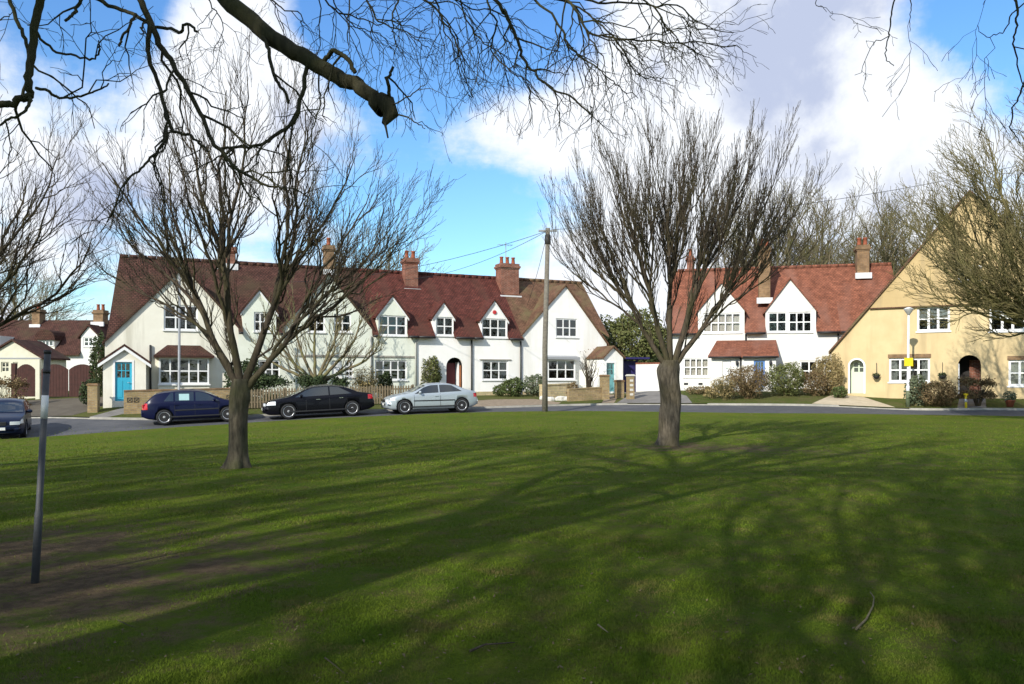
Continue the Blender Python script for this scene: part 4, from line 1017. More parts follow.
    # door shut lines, sill, rubbing strip
    for x in S['gaps']: side_patch('door_gap', x-.008, x+.008, lambda x: .30, lambda x: belt(x)-.01, 'black_plastic', .004, 1)
    if S.get('strip'): side_patch('rubbing_strip', S['strip'][0], S['strip'][1], lambda x: .56, lambda x: .61, 'black_plastic', .014, 10)
    side_patch('sill', -L/2+.95, L/2-1.0, lambda x: bot(x)+.105, lambda x: bot(x)+.16, 'black_plastic', .006, 10)
    # lamps wrap the corners
    for nm, xa, xb, z0, z1, mat in S['lamps']: side_patch(nm, xa, xb, lambda x, z0=z0: z0, lambda x, z1=z1, z0=z0: min(z1, top(x)-.03), mat, .010, 6)
    def end_patch(nm, sgn, y0, y1, z0, z1, mat, off=.02):
        q = MB(); ex = sgn*(L/2+.055); f = lambda y, z: (ex+sgn*off-sgn*.16*max(0, (abs(y)/(W/2)))**3*1.3, y, z)
        m = 8; rows = [[f(y0+(y1-y0)*i/m, z) for z in (z0, z1)] for i in range(m+1)]; back = sgn*(L/2-.25)
        for a_, b_ in zip(rows, rows[1:]):
            q.face([a_[0], b_[0], b_[1], a_[1]][::sgn]); q.face([a_[1], b_[1], (back, b_[1][1], z1), (back, a_[1][1], z1)][::sgn]); q.face([(back, a_[0][1], z0), (back, b_[0][1], z0), b_[0], a_[0]][::sgn])
        q.build(nm, mat, body, uv=False)
    fz = S['fz']
    end_patch('grille', 1, -.28, .28, fz-.09, fz+.04, 'black_plastic', .004); end_patch('lower_grille', 1, -.5, .5, .28, .38, 'black_plastic', .004)
    for sg in (1, -1):
        end_patch('headlight', 1, min(sg*.40, sg*.72), max(sg*.40, sg*.72), fz-.07, fz+.05, 'clear_lens', .0)
        end_patch('tail_light', -1, min(sg*.48, sg*.72), max(sg*.48, sg*.72), S['rz']-.08, S['rz']+.08, 'red_lens', .0)
    end_patch('number_plate', 1, -.26, .26, .40, .50, 'plate_white', .025); end_patch('number_plate', -1, -.26, .26, S['rz']-.24, S['rz']-.13, 'plate_yellow', .025)
    # mirrors and door handles
    for sg in (1, -1):
        x = S['mirror']; z = belt(x)+.07; y = side_y(x, z)
        q = MB(); q.lathe([(.012, y-.02), (.05, y+.02), (.075, y+.06), (.08, y+.15), (.05, y+.20), (.01, y+.21)], 0, 0, 10, axis='y')
        q.v = [(x+vx*.75, sg*vy, z+.02+vz*.9) for vx, vy, vz in q.v]
        if sg < 0: q.f = [f[::-1] for f in q.f]
        q.build('door_mirror', S['paint'], body, uv=False)
        for hx in S['handles']:
            q = MB(); hz = belt(hx)-.12; hy = side_y(hx, hz); q.box(hx-.09, hx+.09, min(sg*(hy-.01), sg*(hy+.03)), max(sg*(hy-.01), sg*(hy+.03)), hz-.014, hz+.014); q.build('door_handle', S.get('trim', S['paint']), body, uv=False)
    # wheels
    for wx in S['wheels']:
        for sg in (1, -1):
            yo = W/2-.02; tw = .2; t = MB(); prof = [(wr-.10, yo-tw), (wr-.02, yo-tw), (wr, yo-tw+.03), (wr, yo-.03), (wr-.02, yo-.004), (wr-.085, yo), (wr-.10, yo-.02)]
            t.lathe([(r, sg*y) for r, y in prof], wx, wr, 36, axis='y')
            if sg < 0: t.f = [f[::-1] for f in t.f]
            wobj = t.build('wheel', 'black_rubber', root, uv=False)
            rm = MB(); rr = wr-.088
            rm.lathe([(rr, sg*(yo-.03)), (rr, sg*(yo-.012)), (rr-.025, sg*(yo-.012)), (rr-.03, sg*(yo-.05))], wx, wr, 32, axis='y')
            k = S.get('spokes', 7)
            for s_ in range(k):
                an = 2*math.pi*s_/k+.3; ca, sa = math.cos(an), math.sin(an)
                w0, w1 = S.get('sw', (.028, .04)); r0, r1 = .03, rr-.015; y0, y1 = sg*(yo-.03), sg*(yo-.06)
                pts = [(r0, -w0), (r1, -w1), (r1, w1), (r0, w0)]
                P3 = [(wx+r*ca-u*sa, wr+r*sa+u*ca) for r, u in pts]
                rm.prism([(a_, b_) for a_, b_ in P3], min(y0, y1), max(y0, y1))
            rm.lathe([(.065, sg*(yo-.07)), (.065, sg*(yo-.022)), (.03, sg*(yo-.012))], wx, wr, 14, axis='y')
            rm.build('rim', 'alloy', wobj, uv=False)
            hb = MB(); hb.lathe([(rr-.01, sg*(yo-.09)), (rr-.01, sg*(yo-.08))], wx, wr, 24, axis='y'); hb.build('brake_disc', 'black_plastic', wobj, uv=False)
    return root, side_patch, belt
def ground_car(x, y, yaw, L):
    dx, dy = math.cos(yaw)*L*.3, math.sin(yaw)*L*.3
    zf, zr = H(x+dx, y+dy), H(x-dx, y-dy); return (x, y, (zf+zr)/2-.07), -math.atan2(zf-zr, L*.6)
hatch = dict(L=4.15, W=1.74, top=[(-2.08,.62),(-2.03,.86),(-1.86,1.04),(-1.52,1.33),(-1.15,1.41),(-.4,1.445),(.15,1.42),(.55,1.28),(1.12,.985),(1.3,.93),(1.7,.86),(1.95,.76),(2.08,.60)],
    belt=[(-2.08,.60),(-2.0,.80),(-1.7,.95),(0,.91),(1.0,.87),(1.5,.83),(1.95,.70),(2.08,.56)], wheels=(-1.22, 1.30), wr=.315,
    side=[(-1.22,-.84,1.3,0),(-.77,-.04,0,0),(.03,.98,0,.62)], ws=(1.08,.42), rw=(-1.90,-1.50), gaps=(-.80,-.005,.95), strip=(-.8,.95), paint='car_navy',
    lamps=[('tail_light',-2.07,-1.86,.66,.92,'red_lens'),('headlight',1.72,2.0,.62,.76,'clear_lens')], fz=.66, rz=.80, mirror=.78, handles=(-.72,.18), spokes=5, sw=(.045,.06))
salo = dict(L=4.73, W=1.81, top=[(-2.36,.66),(-2.33,.92),(-2.05,1.0),(-1.75,1.05),(-1.05,1.33),(-.4,1.43),(.2,1.41),(.6,1.28),(1.25,1.0),(1.4,.95),(1.9,.86),(2.2,.76),(2.36,.58)],
    belt=[(-2.36,.62),(-2.3,.85),(-1.8,.96),(0,.92),(1.2,.88),(1.7,.83),(2.2,.70),(2.36,.54)], wheels=(-1.38,1.37), wr=.33,
    side=[(-1.38,-.42,.55,0),(-.36,.62,0,0),(.62,1.1,0,.55)], ws=(1.22,.5), rw=(-1.66,-.95), gaps=(-.39,.62,-1.15), paint='car_black',
    lamps=[('tail_light',-2.34,-2.1,.72,.92,'red_lens'),('headlight',1.9,2.28,.62,.78,'clear_lens')], fz=.66, rz=.84, mirror=.82, handles=(-.9,.1), spokes=10, sw=(.018,.03), trim='chrome')
coupe = dict(L=4.26, W=1.75, top=[(-2.13,.64),(-2.10,.93),(-1.95,.985),(-1.6,1.06),(-1.05,1.30),(-.45,1.39),(.1,1.375),(.45,1.26),(1.0,.99),(1.15,.94),(1.6,.86),(1.95,.75),(2.13,.56)],
    belt=[(-2.13,.60),(-2.05,.84),(-1.6,.95),(0,.90),(1.0,.86),(1.5,.81),(1.95,.69),(2.13,.52)], wheels=(-1.33,1.36), wr=.32,
    side=[(-1.35,-.28,.6,0),(-.22,.9,0,.6)], ws=(.97,.36), rw=(-1.62,-1.0), gaps=(-.3,.92), strip=(-1.0,.95), paint='car_silver',
    lamps=[('tail_light',-2.11,-1.92,.70,.88,'red_lens'),('headlight',1.78,2.06,.60,.73,'clear_lens')], fz=.62, rz=.80, mirror=.66, handles=(-.12,), spokes=9, sw=(.02,.03))
CY = math.atan2(.232, .973); KY = R(20)
(cx, cp) = ground_car(-13.75, 34.85, KY, 4.15); hatch['pitch'] = cp
_, sp_, bl_ = make_car('parked_car', 'dark navy hatchback parked facing right in front of the cyan-door house', cx, KY, hatch)
sp_('window_patch', -.62, -.22, lambda x: bl_(x)+.07, lambda x: bl_(x)+.34, 'cyan_pale', .014, 4, both=False)  # pale cyan patch over the near rear side window
(cx, cp) = ground_car(-8.70, 36.05, KY+math.pi, 4.73); salo['pitch'] = cp
make_car('parked_car', 'black four-door saloon with many-spoked wheels parked by the hedge', cx, KY+math.pi, salo)
(cx, cp) = ground_car(-3.85, 37.45, KY+math.pi, 4.26); coupe['pitch'] = cp
make_car('parked_car', 'silver-blue two-door hatchback parked beside the picket fence', cx, KY+math.pi, coupe)
sal2 = dict(salo); sal2.update(paint='car_blue', L=4.55, spokes=6, pitch=0); sal2['top'] = [(x*4.55/4.73, z*.99) for x, z in salo['top']]; sal2['belt'] = [(x*4.55/4.73, z*.99) for x, z in salo['belt']]
yw = R(-62); (cx, cp) = ground_car(-20.05, 31.5, yw, 4.5); sal2['pitch'] = cp
make_car('parked_car', 'dark blue car cut off by the left edge, its front and headlight facing the grass', cx, yw, sal2)

# ------------------------------------------------------------------ walls, gates, fences, posts
def run_wall(name, label, pts, h, th, mat, cap='brick_brown', cat='wall', caph=.07, zoff=None, panels=()):
    root = empty(name, (*pts[0], H(*pts[0])), 0, label, cat, off=(pts[0][0], pts[0][1], H(*pts[0])))
    mb = MB(); cp_ = MB()
    for a, b in zip(pts, pts[1:]):
        d = Vector((b[0]-a[0], b[1]-a[1])); n = Vector((-d.y, d.x)).normalized()*th/2; m = max(1, int(d.length/1.2)); n2 = n*1.25
        for i in range(m):
            p, q = Vector(a)+d*i/m, Vector(a)+d*(i+1)/m
            if callable(h): zp, zq = h(i/m), h((i+1)/m)
            else: zp, zq = H(*p)+h, H(*q)+h
            for B_, nn, z0p, z0q, z1p, z1q in ((mb, n, H(*p)-.3, H(*q)-.3, zp, zq), (cp_, n2, zp, zq, zp+caph, zq+caph)):
                c = [(p-nn, z0p), (q-nn, z0q), (q+nn, z0q), (p+nn, z0p)]; t = [(p-nn, z1p), (q-nn, z1q), (q+nn, z1q), (p+nn, z1p)]
                lo = [(v.x, v.y, z) for v, z in c]; hi = [(v.x, v.y, z) for v, z in t]
                B_.face(lo[::-1]); B_.face(hi)
                for k in range(4): B_.face([lo[k], lo[(k+1) % 4], hi[(k+1) % 4], hi[k]])
    mb.build('wall_face', mat, root); cp_.build('coping', cap, root)
    return root
def pillar(label, x, y, w, h, mat, cap='brick_brown', rot=CY, name='gate_pillar', group=None, white=False):
    z = H(x, y); root = empty(name, (x, y, z), rot, label, 'gate pillar', group)
    mb = MB(); mb.box(-w/2, w/2, -w/2, w/2, -.3, h); mb.build('shaft', mat, root, local=True)
    c = MB(); c.box(-w/2-.04, w/2+.04, -w/2-.04, w/2+.04, h, h+.06); c.box(-w/2, w/2, -w/2, w/2, h+.06, h+.1); c.build('cap', cap, root, local=True)
    if white:
        c = MB()
        for i in range(4): c.box(-w*.28, w*.28, -w/2-.012, -w/2, .2+i*.25, .32+i*.25)
        c.build('pale_block', 'stone_white', root, local=True)
    return root
gw = run_wall('garden_wall', 'yellow brick garden wall with pierced pattern blocks behind the navy hatchback', [(-17.75, 36.6), (-13.2, 38.3)], 1.02, .23, 'brick_yellow')
for t_ in (.06, .94):      # pierced decorative blocks
    p = Vector((-17.75, 36.6)).lerp(Vector((-13.2, 38.3)), t_+.02); z = H(*p)+.62; u = Vector((4.55, 1.7)).normalized(); nn = Vector((u.y, -u.x))*.118
    for s_ in (-1, 1):
        mb = MB(); c = p+nn+u*.14*s_
        def q(du, dz): return (c.x+u.x*du-gw.location.x+nn.x*.06, c.y+u.y*du-gw.location.y+nn.y*.06, z+dz-gw.location.z)
        for pr in ([(-.11,-.11),(.11,-.11),(.11,-.085),(-.11,-.085)], [(-.11,.085),(.11,.085),(.11,.11),(-.11,.11)], [(-.11,-.09),(-.085,-.09),(-.085,.09),(-.11,.09)], [(.085,-.09),(.11,-.09),(.11,.09),(.085,.09)], [(-.08,-.065),(-.065,-.08),(.08,.065),(.065,.08)], [(-.08,.065),(.065,-.08),(.08,-.065),(-.065,.08)]):
            mb.face([q(*v) for v in pr])
        mb.build('pierced_block', 'gutter_black', gw, local=True)
pillar('square yellow brick pillar at the left of the cyan-door house path', -19.35, 37.0, .42, 1.22, 'brick_yellow')
gp = 'gate pillars by the teal porch door'
pillar('tallest yellow brick pillar at the end of the low brick wall by the teal door', 5.08, 43.9, .42, 1.25, 'brick_yellow', group=gp)
pillar('short yellow brick pillar right of the teal door path', 5.95, 44.4, .42, .9, 'brick_yellow', group=gp)
pillar('pale-patterned brick pillar beside the side drive', 6.45, 43.6, .34, 1.25, 'brick_yellow', 'stone_white', group=gp, white=True)
run_wall('garden_wall', 'low yellow brick wall in front of the teal-door porch', [(3.0, 43.0), (4.85, 43.85)], .62, .22, 'brick_yellow', 'brick_yellow')
run_wall('garden_wall', 'white rendered wall with red coping between the side drive and the stout tree', [(7.75, 49.7), (9.6, 48.4), (11.6, 47.9)], lambda t: 2.52, .25, 'render_bright', 'tile_orange', caph=.1)
gate = empty('garden_gate', (7.4, 50.6, .75), R(8), 'tall navy blue gate beneath a flat navy canopy at the end of the side drive', 'gate')
mb = MB()
for i in range(7): mb.box(-.62+i*.155, -.62+i*.155+.148, 0, .05, .02, 2.0)
mb.build('gate_panel', 'paint_navy', gate, local=True)
mb = MB(); mb.box(-.72, -.62, -.05, .1, 0, 2.1); mb.box(.465, .56, -.05, .1, 0, 2.1); mb.build('gate_frame', 'paint_navy', gate, local=True)
mb = MB(); mb.box(-.85, 1.2, -.5, 1.5, 2.1, 2.22); mb.build('canopy', 'paint_navy', gate, local=True)
# rockery of pale stones before the mossy gabled house
for i, (px, dp, s_) in enumerate([(550, 43.4, .2), (560.5, 43.5, .24), (567.5, 43.5, .22), (574, 43.4, .25), (544, 44.3, .2)]):
    x = (px-512)/F*dp; z = H(x, dp); mb = MB(); n = 9
    prof = [(s_*.8, z-.1), (s_, z+.05), (s_*.95, z+s_*.7), (s_*.6, z+s_*.95), (.02, z+s_)]
    mb.lathe(prof, x, dp, n, smooth=False); mb.v = [(vx+random.uniform(-.03, .03)+(vx-x)*.35, vy+random.uniform(-.03, .03), vz+random.uniform(-.02, .02)) for vx, vy, vz in mb.v]
    ro = mb.build('garden_stone', 'stone_white', None); ro.data.transform(Matrix.Translation((-x, -dp, -z))); ro.location = (x, dp, z)
    tag(ro, ['smooth pale stone second from the left in the row under the boxed bay', 'pale stone in the middle of the row edging the bed', 'pale stone next to the rightmost in the row edging the bed', 'rightmost pale stone edging the bed by the low brick wall', 'pale stone set back at the left end, nearest the telegraph pole'][i], 'stone', 'pale stones edging the flower bed')
run_wall('planter_wall', 'low rough yellow stone wall under the boxed bay window', [(1.6, 44.5), (3.4, 45.6)], .75, .3, 'brick_pale', 'brick_pale')
# picket fence
def picket_fence():
    a, b = Vector((-13.1, 38.5)), Vector((-5.1, 41.3)); d = b-a; u = d.normalized(); n = Vector((-u.y, u.x))
    root = empty('picket_fence', (a.x, a.y, H(*a)), math.atan2(u.y, u.x), 'weathered wooden picket fence behind the black saloon', 'fence')
    L_ = d.length; z0 = H(*a); g = lambda s: H(a.x+u.x*s, a.y+u.y*s)-z0
    mb = MB(); s = 0
    while s < L_:
        z = g(s); w = .042; h = .98+random.uniform(-.015, .015)
        mb.prism([(s-w, z+.05), (s+w, z+.05), (s+w, z+h-.07), (s, z+h), (s-w, z+h-.07)], -.03, -.008); s += .135
    mb.build('picket_run', 'timber_fence', root, local=True)
    for zr in (.3, .75):
        mb = MB(); m = 8
        for i in range(m):
            s0, s1 = L_*i/m, L_*(i+1)/m; p = [(s0, g(s0)+zr), (s1, g(s1)+zr), (s1, g(s1)+zr+.07), (s0, g(s0)+zr+.07)]; mb.prism(p, -.006, .04)
        mb.build('rail', 'timber_fence', root, local=True)
    for i in range(5):
        s0 = L_*i/4; mb = MB(); mb.box(s0-.05, s0+.05, .042, .14, g(s0)-.2, g(s0)+1.0); mb.build('post', 'timber_fence', root, local=True)
picket_fence()
def brown_gates():
    root = empty('drive_gate', at(55, 398, 43.6), R(2), 'red-brown arched timber drive gates with cream post between garage and cyan-door house', 'gate'); root.location.z = H(root.location.x, 43.6)
    X = lambda px: (px-55)/F*43.6
    for x0, x1, hh in ((X(17.5), X(35.5), 1.85), (X(41.5), X(68), 1.85), (X(68.6), X(95), 1.85)):
        m = 9; leaf = MB(); w = (x1-x0)/m
        for i in range(m):
            f = lambda t: hh-.30*(2*t-1)**2 
            leaf.prism([(x0+w*i+.006, .08), (x0+w*(i+1)-.006, .08), (x0+w*(i+1)-.006, f((i+1)/m)), (x0+w*i+.006, f(i/m))], 0, .03)
        g_ = leaf.build('gate_leaf', 'timber_brown', root, local=True)
        r = MB(); r.box(x0+.05, x1-.05, .032, .08, .3, .42); r.box(x0+.05, x1-.05, .032, .08, 1.25, 1.37); r.build('rail', 'timber_brown', g_, local=True)
    for x, mt, h in ((X(38.3), 'paint_cream', 2.1), (X(97.5), 'paint_cream', 2.2), (X(14.5), 'timber_brown', 1.9)):
        p = MB(); p.box(x-.11, x+.11, -.05, .17, -.2, h); p.build('post', mt, root, local=True)
brown_gates()
# posts and lamps
def post_things():
    # grey post near the camera
    x, y = (35-512)/F*6.2, 6.2; z = H(x, y); root = empty('marker_post', (x, y, z), 0, 'slim dark grey metal post with a white band standing in the worn turf', 'post')
    top_ = Vector((.07, .05, 1.825-z)); ln = lambda t: tuple(top_*t)
    mb = MB(); mb.tube([ln(-.05), ln(.30), ln(.31), ln(1)], [.029, .029, .0245, .024], 16); mb.build('shaft', 'post_grey', root, local=True)
    mb = MB(); mb.tube([ln(.705), ln(.805)], .0252, 16); mb.build('white_band', 'lamp_white', root, local=True)
    mb = MB(); mb.tube([ln(.985), ln(1.0)], .0265, 16); mb.tube([ln(.90), ln(.915)], .027, 16); mb.build('clamp', 'gutter_black', root, local=True)
    # timber pole and its wires
    x, y = (545-512)/F*37.1, 37.15; z = H(x, y)-.05; root = empty('telegraph_pole', (x, y, z), 0, 'tall weathered wooden telegraph pole at the far edge of the grass', 'pole')
    zt_ = 1.6+151/F*37.1-z
    mb = MB(); mb.tube([(0, 0, -.2), (0, 0, 3), (.14, 0, zt_)], [.135, .125, .10], 14); mb.build('shaft', 'timber_pole', root, local=True)
    mb = MB(); mb.lathe([(.12, zt_-.75), (.14, zt_-.7), (.14, zt_-.35), (.12, zt_-.3)], .13, 0, 12); mb.build('terminal_box', 'gutter_black', root, local=True)
    mb = MB(); mb.box(-.3, .56, -.05, .05, zt_-.16, zt_-.08); mb.build('cross_arm', 'galvanised', root, local=True)
    for i, zz in enumerate((2.4, 2.8, 3.2)): pass
    tp = Vector((x+.13, y, z+zt_-.12))
    for lab, a, e, sag in (('long thin cable from the telegraph pole towards the left roofs', tp, Vector((-17, 47, 7.4)), .9), ('thin cable from the telegraph pole to the middle chimney', tp, T.W(15.2, 3, 7.6), .5), ('thin cable from the pole down to the mossy gable', tp, T.W(23.0, 1.2, 6.2), .25),
                           ('thin cable climbing from the telegraph pole over the right-hand red roofs', tp+Vector((.2, 0, .05)), Vector((30, 42, 13.6)), .6)):
        mb = MB(); pts = []
        for i in range(17): t = i/16; p = a.lerp(e, t); p.z -= sag*4*t*(1-t); pts.append(p)
        mb.tube(pts, .012, 4); tag(mb.build('overhead_cable', 'gutter_black', None, uv=False), lab, 'cable', 'overhead cables')
    # street lamps
    def lamp(label, px, dp, pybase, pytop, mat, head, plate=False):
        x = (px-512)/F*dp; z = H(x, dp); h = 1.6+(379-pytop)/F*dp-z
        root = empty('street_lamp', (x, dp, z), 0, label, 'street lamp')
        mb = MB(); mb.tube([(0, 0, -.1), (0, 0, 1.0), (0, 0, 1.02), (.03, 0, h-.25)], [.085, .085, .06, .05], 12); mb.build('column', mat, root, local=True)
        if head:
            mb = MB(); mb.lathe([(.05, h-.3), (.07, h-.26), (.19, h-.08), (.2, h-.03)], .03, 0, 16); mb.build('lamp_glass', 'lamp_glass', root, local=True)
            mb = MB(); mb.lathe([(.22, h-.03), (.22, h+.0), (.12, h+.07), (.02, h+.09)], .03, 0, 16); mb.build('lamp_cap', mat, root, local=True)
        else:
            mb = MB(); mb.tube([(.03, 0, h-.27), (.03, 0, h-.1), (-.02, -.1, h)], .045, 8); mb.lathe([(.05, h-.03), (.13, h), (.12, h+.07), (.03, h+.1)], -.02, -.15, 12); mb.build('lamp_head', mat, root, local=True)
        if plate:
            for pz in (1.6+(379-362)/F*dp-z,):
                mb = MB(); mb.box(-.22, .2, -.09, -.07, pz-.2, pz+.2); mb.build('yellow_plate', 'yellow_paint', root, local=True)
            mb = MB(); mb.lathe([(.10, .0), (.10, .75), (.07, .8)], 0, 0, 12); mb.build('base_sleeve', 'leaf_grey', root, local=True)
    lamp('white street lamp with a small yellow plate before the tan house', 908, 38.7, 404, 309, 'lamp_white', True, True)
    lamp('thin grey street lamp rising behind the navy hatchback', 179, 36.9, 400, 250, 'galvanised', False)
    # yellow marker, plant pot
    x, y = (966-512)/F*37.4, 37.4; z = H(x, y); root = empty('marker_post', (x, y, z), 0, 'short yellow and white post in the grass before the passage', 'post')
    mb = MB(); mb.tube([(0, 0, -.1), (0, 0, .6)], .055, 10); mb.build('shaft', 'yellow_paint', root, local=True)
    mb = MB(); mb.tube([(0, 0, .28), (0, 0, .42)], .062, 10); mb.build('band', 'lamp_white', root, local=True)
    mb = MB(); mb.box(-.08, .08, -.06, .06, .6, .68); mb.build('cap', 'yellow_paint', root, local=True)
post_things()

# ------------------------------------------------------------------ trees
class Tubes:
    """many tapering branches gathered and meshed at once"""
    def __init__(s): s.g = {}
    def add(s, pts, rad, sides): s.g.setdefault((len(pts), sides), []).append((pts, rad))
    def build(s, name, mat, parent, origin):
        V = []; Fc = []; base = 0
        for (m, n), items in s.g.items():
            P = np.array([i[0] for i in items], float); Rr = np.array([i[1] for i in items], float); K = len(P)
            t = np.empty_like(P); t[:, 1:-1] = P[:, 2:]-P[:, :-2]; t[:, 0] = P[:, 1]-P[:, 0]; t[:, -1] = P[:, -1]-P[:, -2]
            t /= np.linalg.norm(t, axis=2, keepdims=True)+1e-9
            ref = np.tile(np.array([.31, .87, .38]), (K, 1)); al = np.abs((t[:, 0]*ref).sum(1)) > .8; ref[al] = (.9, -.3, .3)
            fr = np.empty_like(P); prev = ref
            for k in range(m):
                a = prev-t[:, k]*(prev*t[:, k]).sum(1, keepdims=True); a /= np.linalg.norm(a, axis=1, keepdims=True)+1e-9; fr[:, k] = a; prev = a
            b = np.cross(t, fr); an = 2*np.pi*np.arange(n)/n
            ring = P[:, :, None, :]+Rr[:, :, None, None]*(fr[:, :, None, :]*np.cos(an)[None, None, :, None]+b[:, :, None, :]*np.sin(an)[None, None, :, None])
            V.append(ring.reshape(-1, 3))
            kk, mm, nn = np.meshgrid(np.arange(K), np.arange(m-1), np.arange(n), indexing='ij'); n2 = (nn+1) % n; o = base+kk*m*n
            f = np.stack([o+mm*n+nn, o+mm*n+n2, o+(mm+1)*n+n2, o+(mm+1)*n+nn], -1).reshape(-1, 4); Fc.append(f); base += K*m*n
        return quads(name, np.concatenate(V)-np.array(origin), np.concatenate(Fc), mat, parent, True)
def quads(name, V, Fc, mat, parent, smooth=False):
    me = bpy.data.meshes.new(name); k = Fc.shape[1]
    me.vertices.add(len(V)); me.vertices.foreach_set('co', V.astype(np.float32).ravel())
    me.loops.add(Fc.size); me.loops.foreach_set('vertex_index', Fc.astype(np.int32).ravel())
    me.polygons.add(len(Fc)); me.polygons.foreach_set('loop_start', (np.arange(len(Fc))*k).astype(np.int32))
    me.polygons.foreach_set('use_smooth', np.full(len(Fc), smooth)); me.materials.append(MATS[mat]); me.update(calc_edges=True)
    o = bpy.data.objects.new(name, me); col.objects.link(o)
    if parent is not None: o.parent = parent
    return o
def nv(v): return v/(np.linalg.norm(v)+1e-9)
def bez(a, b, c, d, n):
    t = np.linspace(0, 1, n)[:, None]; return (1-t)**3*a+3*(1-t)**2*t*b+3*(1-t)*t*t*c+t**3*d
def wander(pts, amp, rg):
    n = len(pts); w = np.cumsum(rg.normal(0, amp, (n, 3)), 0); w -= np.linspace(0, 1, n)[:, None]*w[-1]*.6; w[0] = 0
    return pts+w
def sprout(T_, pts, rad, lvl, S, rg):
    """side branches along a branch, recursively"""
    if lvl >= S['levels']: return
    cfg = S['lv'][lvl]; n = len(pts); seg = np.linalg.norm(np.diff(pts, axis=0), axis=1); Lp = seg.sum()
    cnt = max(1, int(cfg['n']*(Lp/cfg['ref'])*rg.uniform(.8, 1.2)))
    for i in range(cnt):
        t = cfg['from']+(1-cfg['from'])*((i+rg.uniform(.2, .8))/cnt); x = t*(n-1); k = min(int(x), n-2); f = x-k
        p = pts[k]*(1-f)+pts[k+1]*f; d = nv(pts[k+1]-pts[k]); r0 = rad[k]*(1-f)+rad[k+1]*f
        s = nv(np.cross(d, nv(rg.normal(0, 1, 3)))); ang = rg.uniform(*cfg['ang'])
        if S.get('outward') is not None:
            o = p-S['outward']; o[2] *= .3; s = nv(s+nv(o)*.6)
        d1 = nv(d*math.cos(ang)+s*math.sin(ang)+np.array([0, 0, S.get('up', .1)]))
        L = cfg['len']*rg.uniform(.55, 1.15)*(1.15-.55*t); m = cfg['m']
        e = p+nv(d1+np.array([0, 0, S.get('lift', .25)]))*L
        q = wander(bez(p, p+d1*L*.4, e-nv(e-p)*L*.3+rg.normal(0, .05*L, 3), e, m), L*S.get('kink', .03), rg)
        if S.get('clip') is not None and not S['clip'](q): continue
        ra = min(r0*.7, cfg['r']*rg.uniform(.8, 1.2)); rr = np.linspace(ra, max(ra*.35, S['rmin']), m)
        T_.add(q, rr, cfg['s']); sprout(T_, q, rr, lvl+1, S, rg)
def trunk_mesh(pts, rad, sides=20, seed=1, flare=.5, lump=.06):
    rg = np.random.default_rng(seed); mb = MB(); P = np.array(pts, float); n = 34; t = np.linspace(0, len(P)-1, n)
    C = np.stack([np.interp(t, range(len(P)), P[:, i]) for i in range(3)], 1); rd = np.interp(t, range(len(P)), rad)
    C[1:-1] = (C[:-2]+2*C[1:-1]+C[2:])/4
    h = C[:, 2]-C[0, 2]; ph = rg.uniform(0, 6, 6)
    for k in range(n):
        for j in range(sides):
            a = 2*math.pi*j/sides; root = max(0, 1-h[k]/.5)**2.2
            m = 1+lump*math.sin(2*a+ph[0]+h[k]*1.3)+lump*.8*math.sin(3*a+ph[1]-h[k]*2.1)+lump*.5*math.sin(5*a+ph[2]+h[k]*3)+lump*.4*math.sin(h[k]*7+ph[3]+a)
            m += flare*root*(.5+.5*math.sin(4*a+ph[4])+.25*math.sin(7*a+ph[5]))
            mb.v.append((C[k, 0]+rd[k]*m*math.cos(a), C[k, 1]+rd[k]*m*math.sin(a), C[k, 2]))
    for k in range(n-1):
        for j in range(sides): j2 = (j+1) % sides; mb.f.append((k*sides+j, k*sides+j2, (k+1)*sides+j2, (k+1)*sides+j)); mb.m.append(0); mb.sm.append(True)
    mb.f.append(tuple((n-1)*sides+j for j in range(sides))); mb.m.append(0); mb.sm.append(True)
    return mb
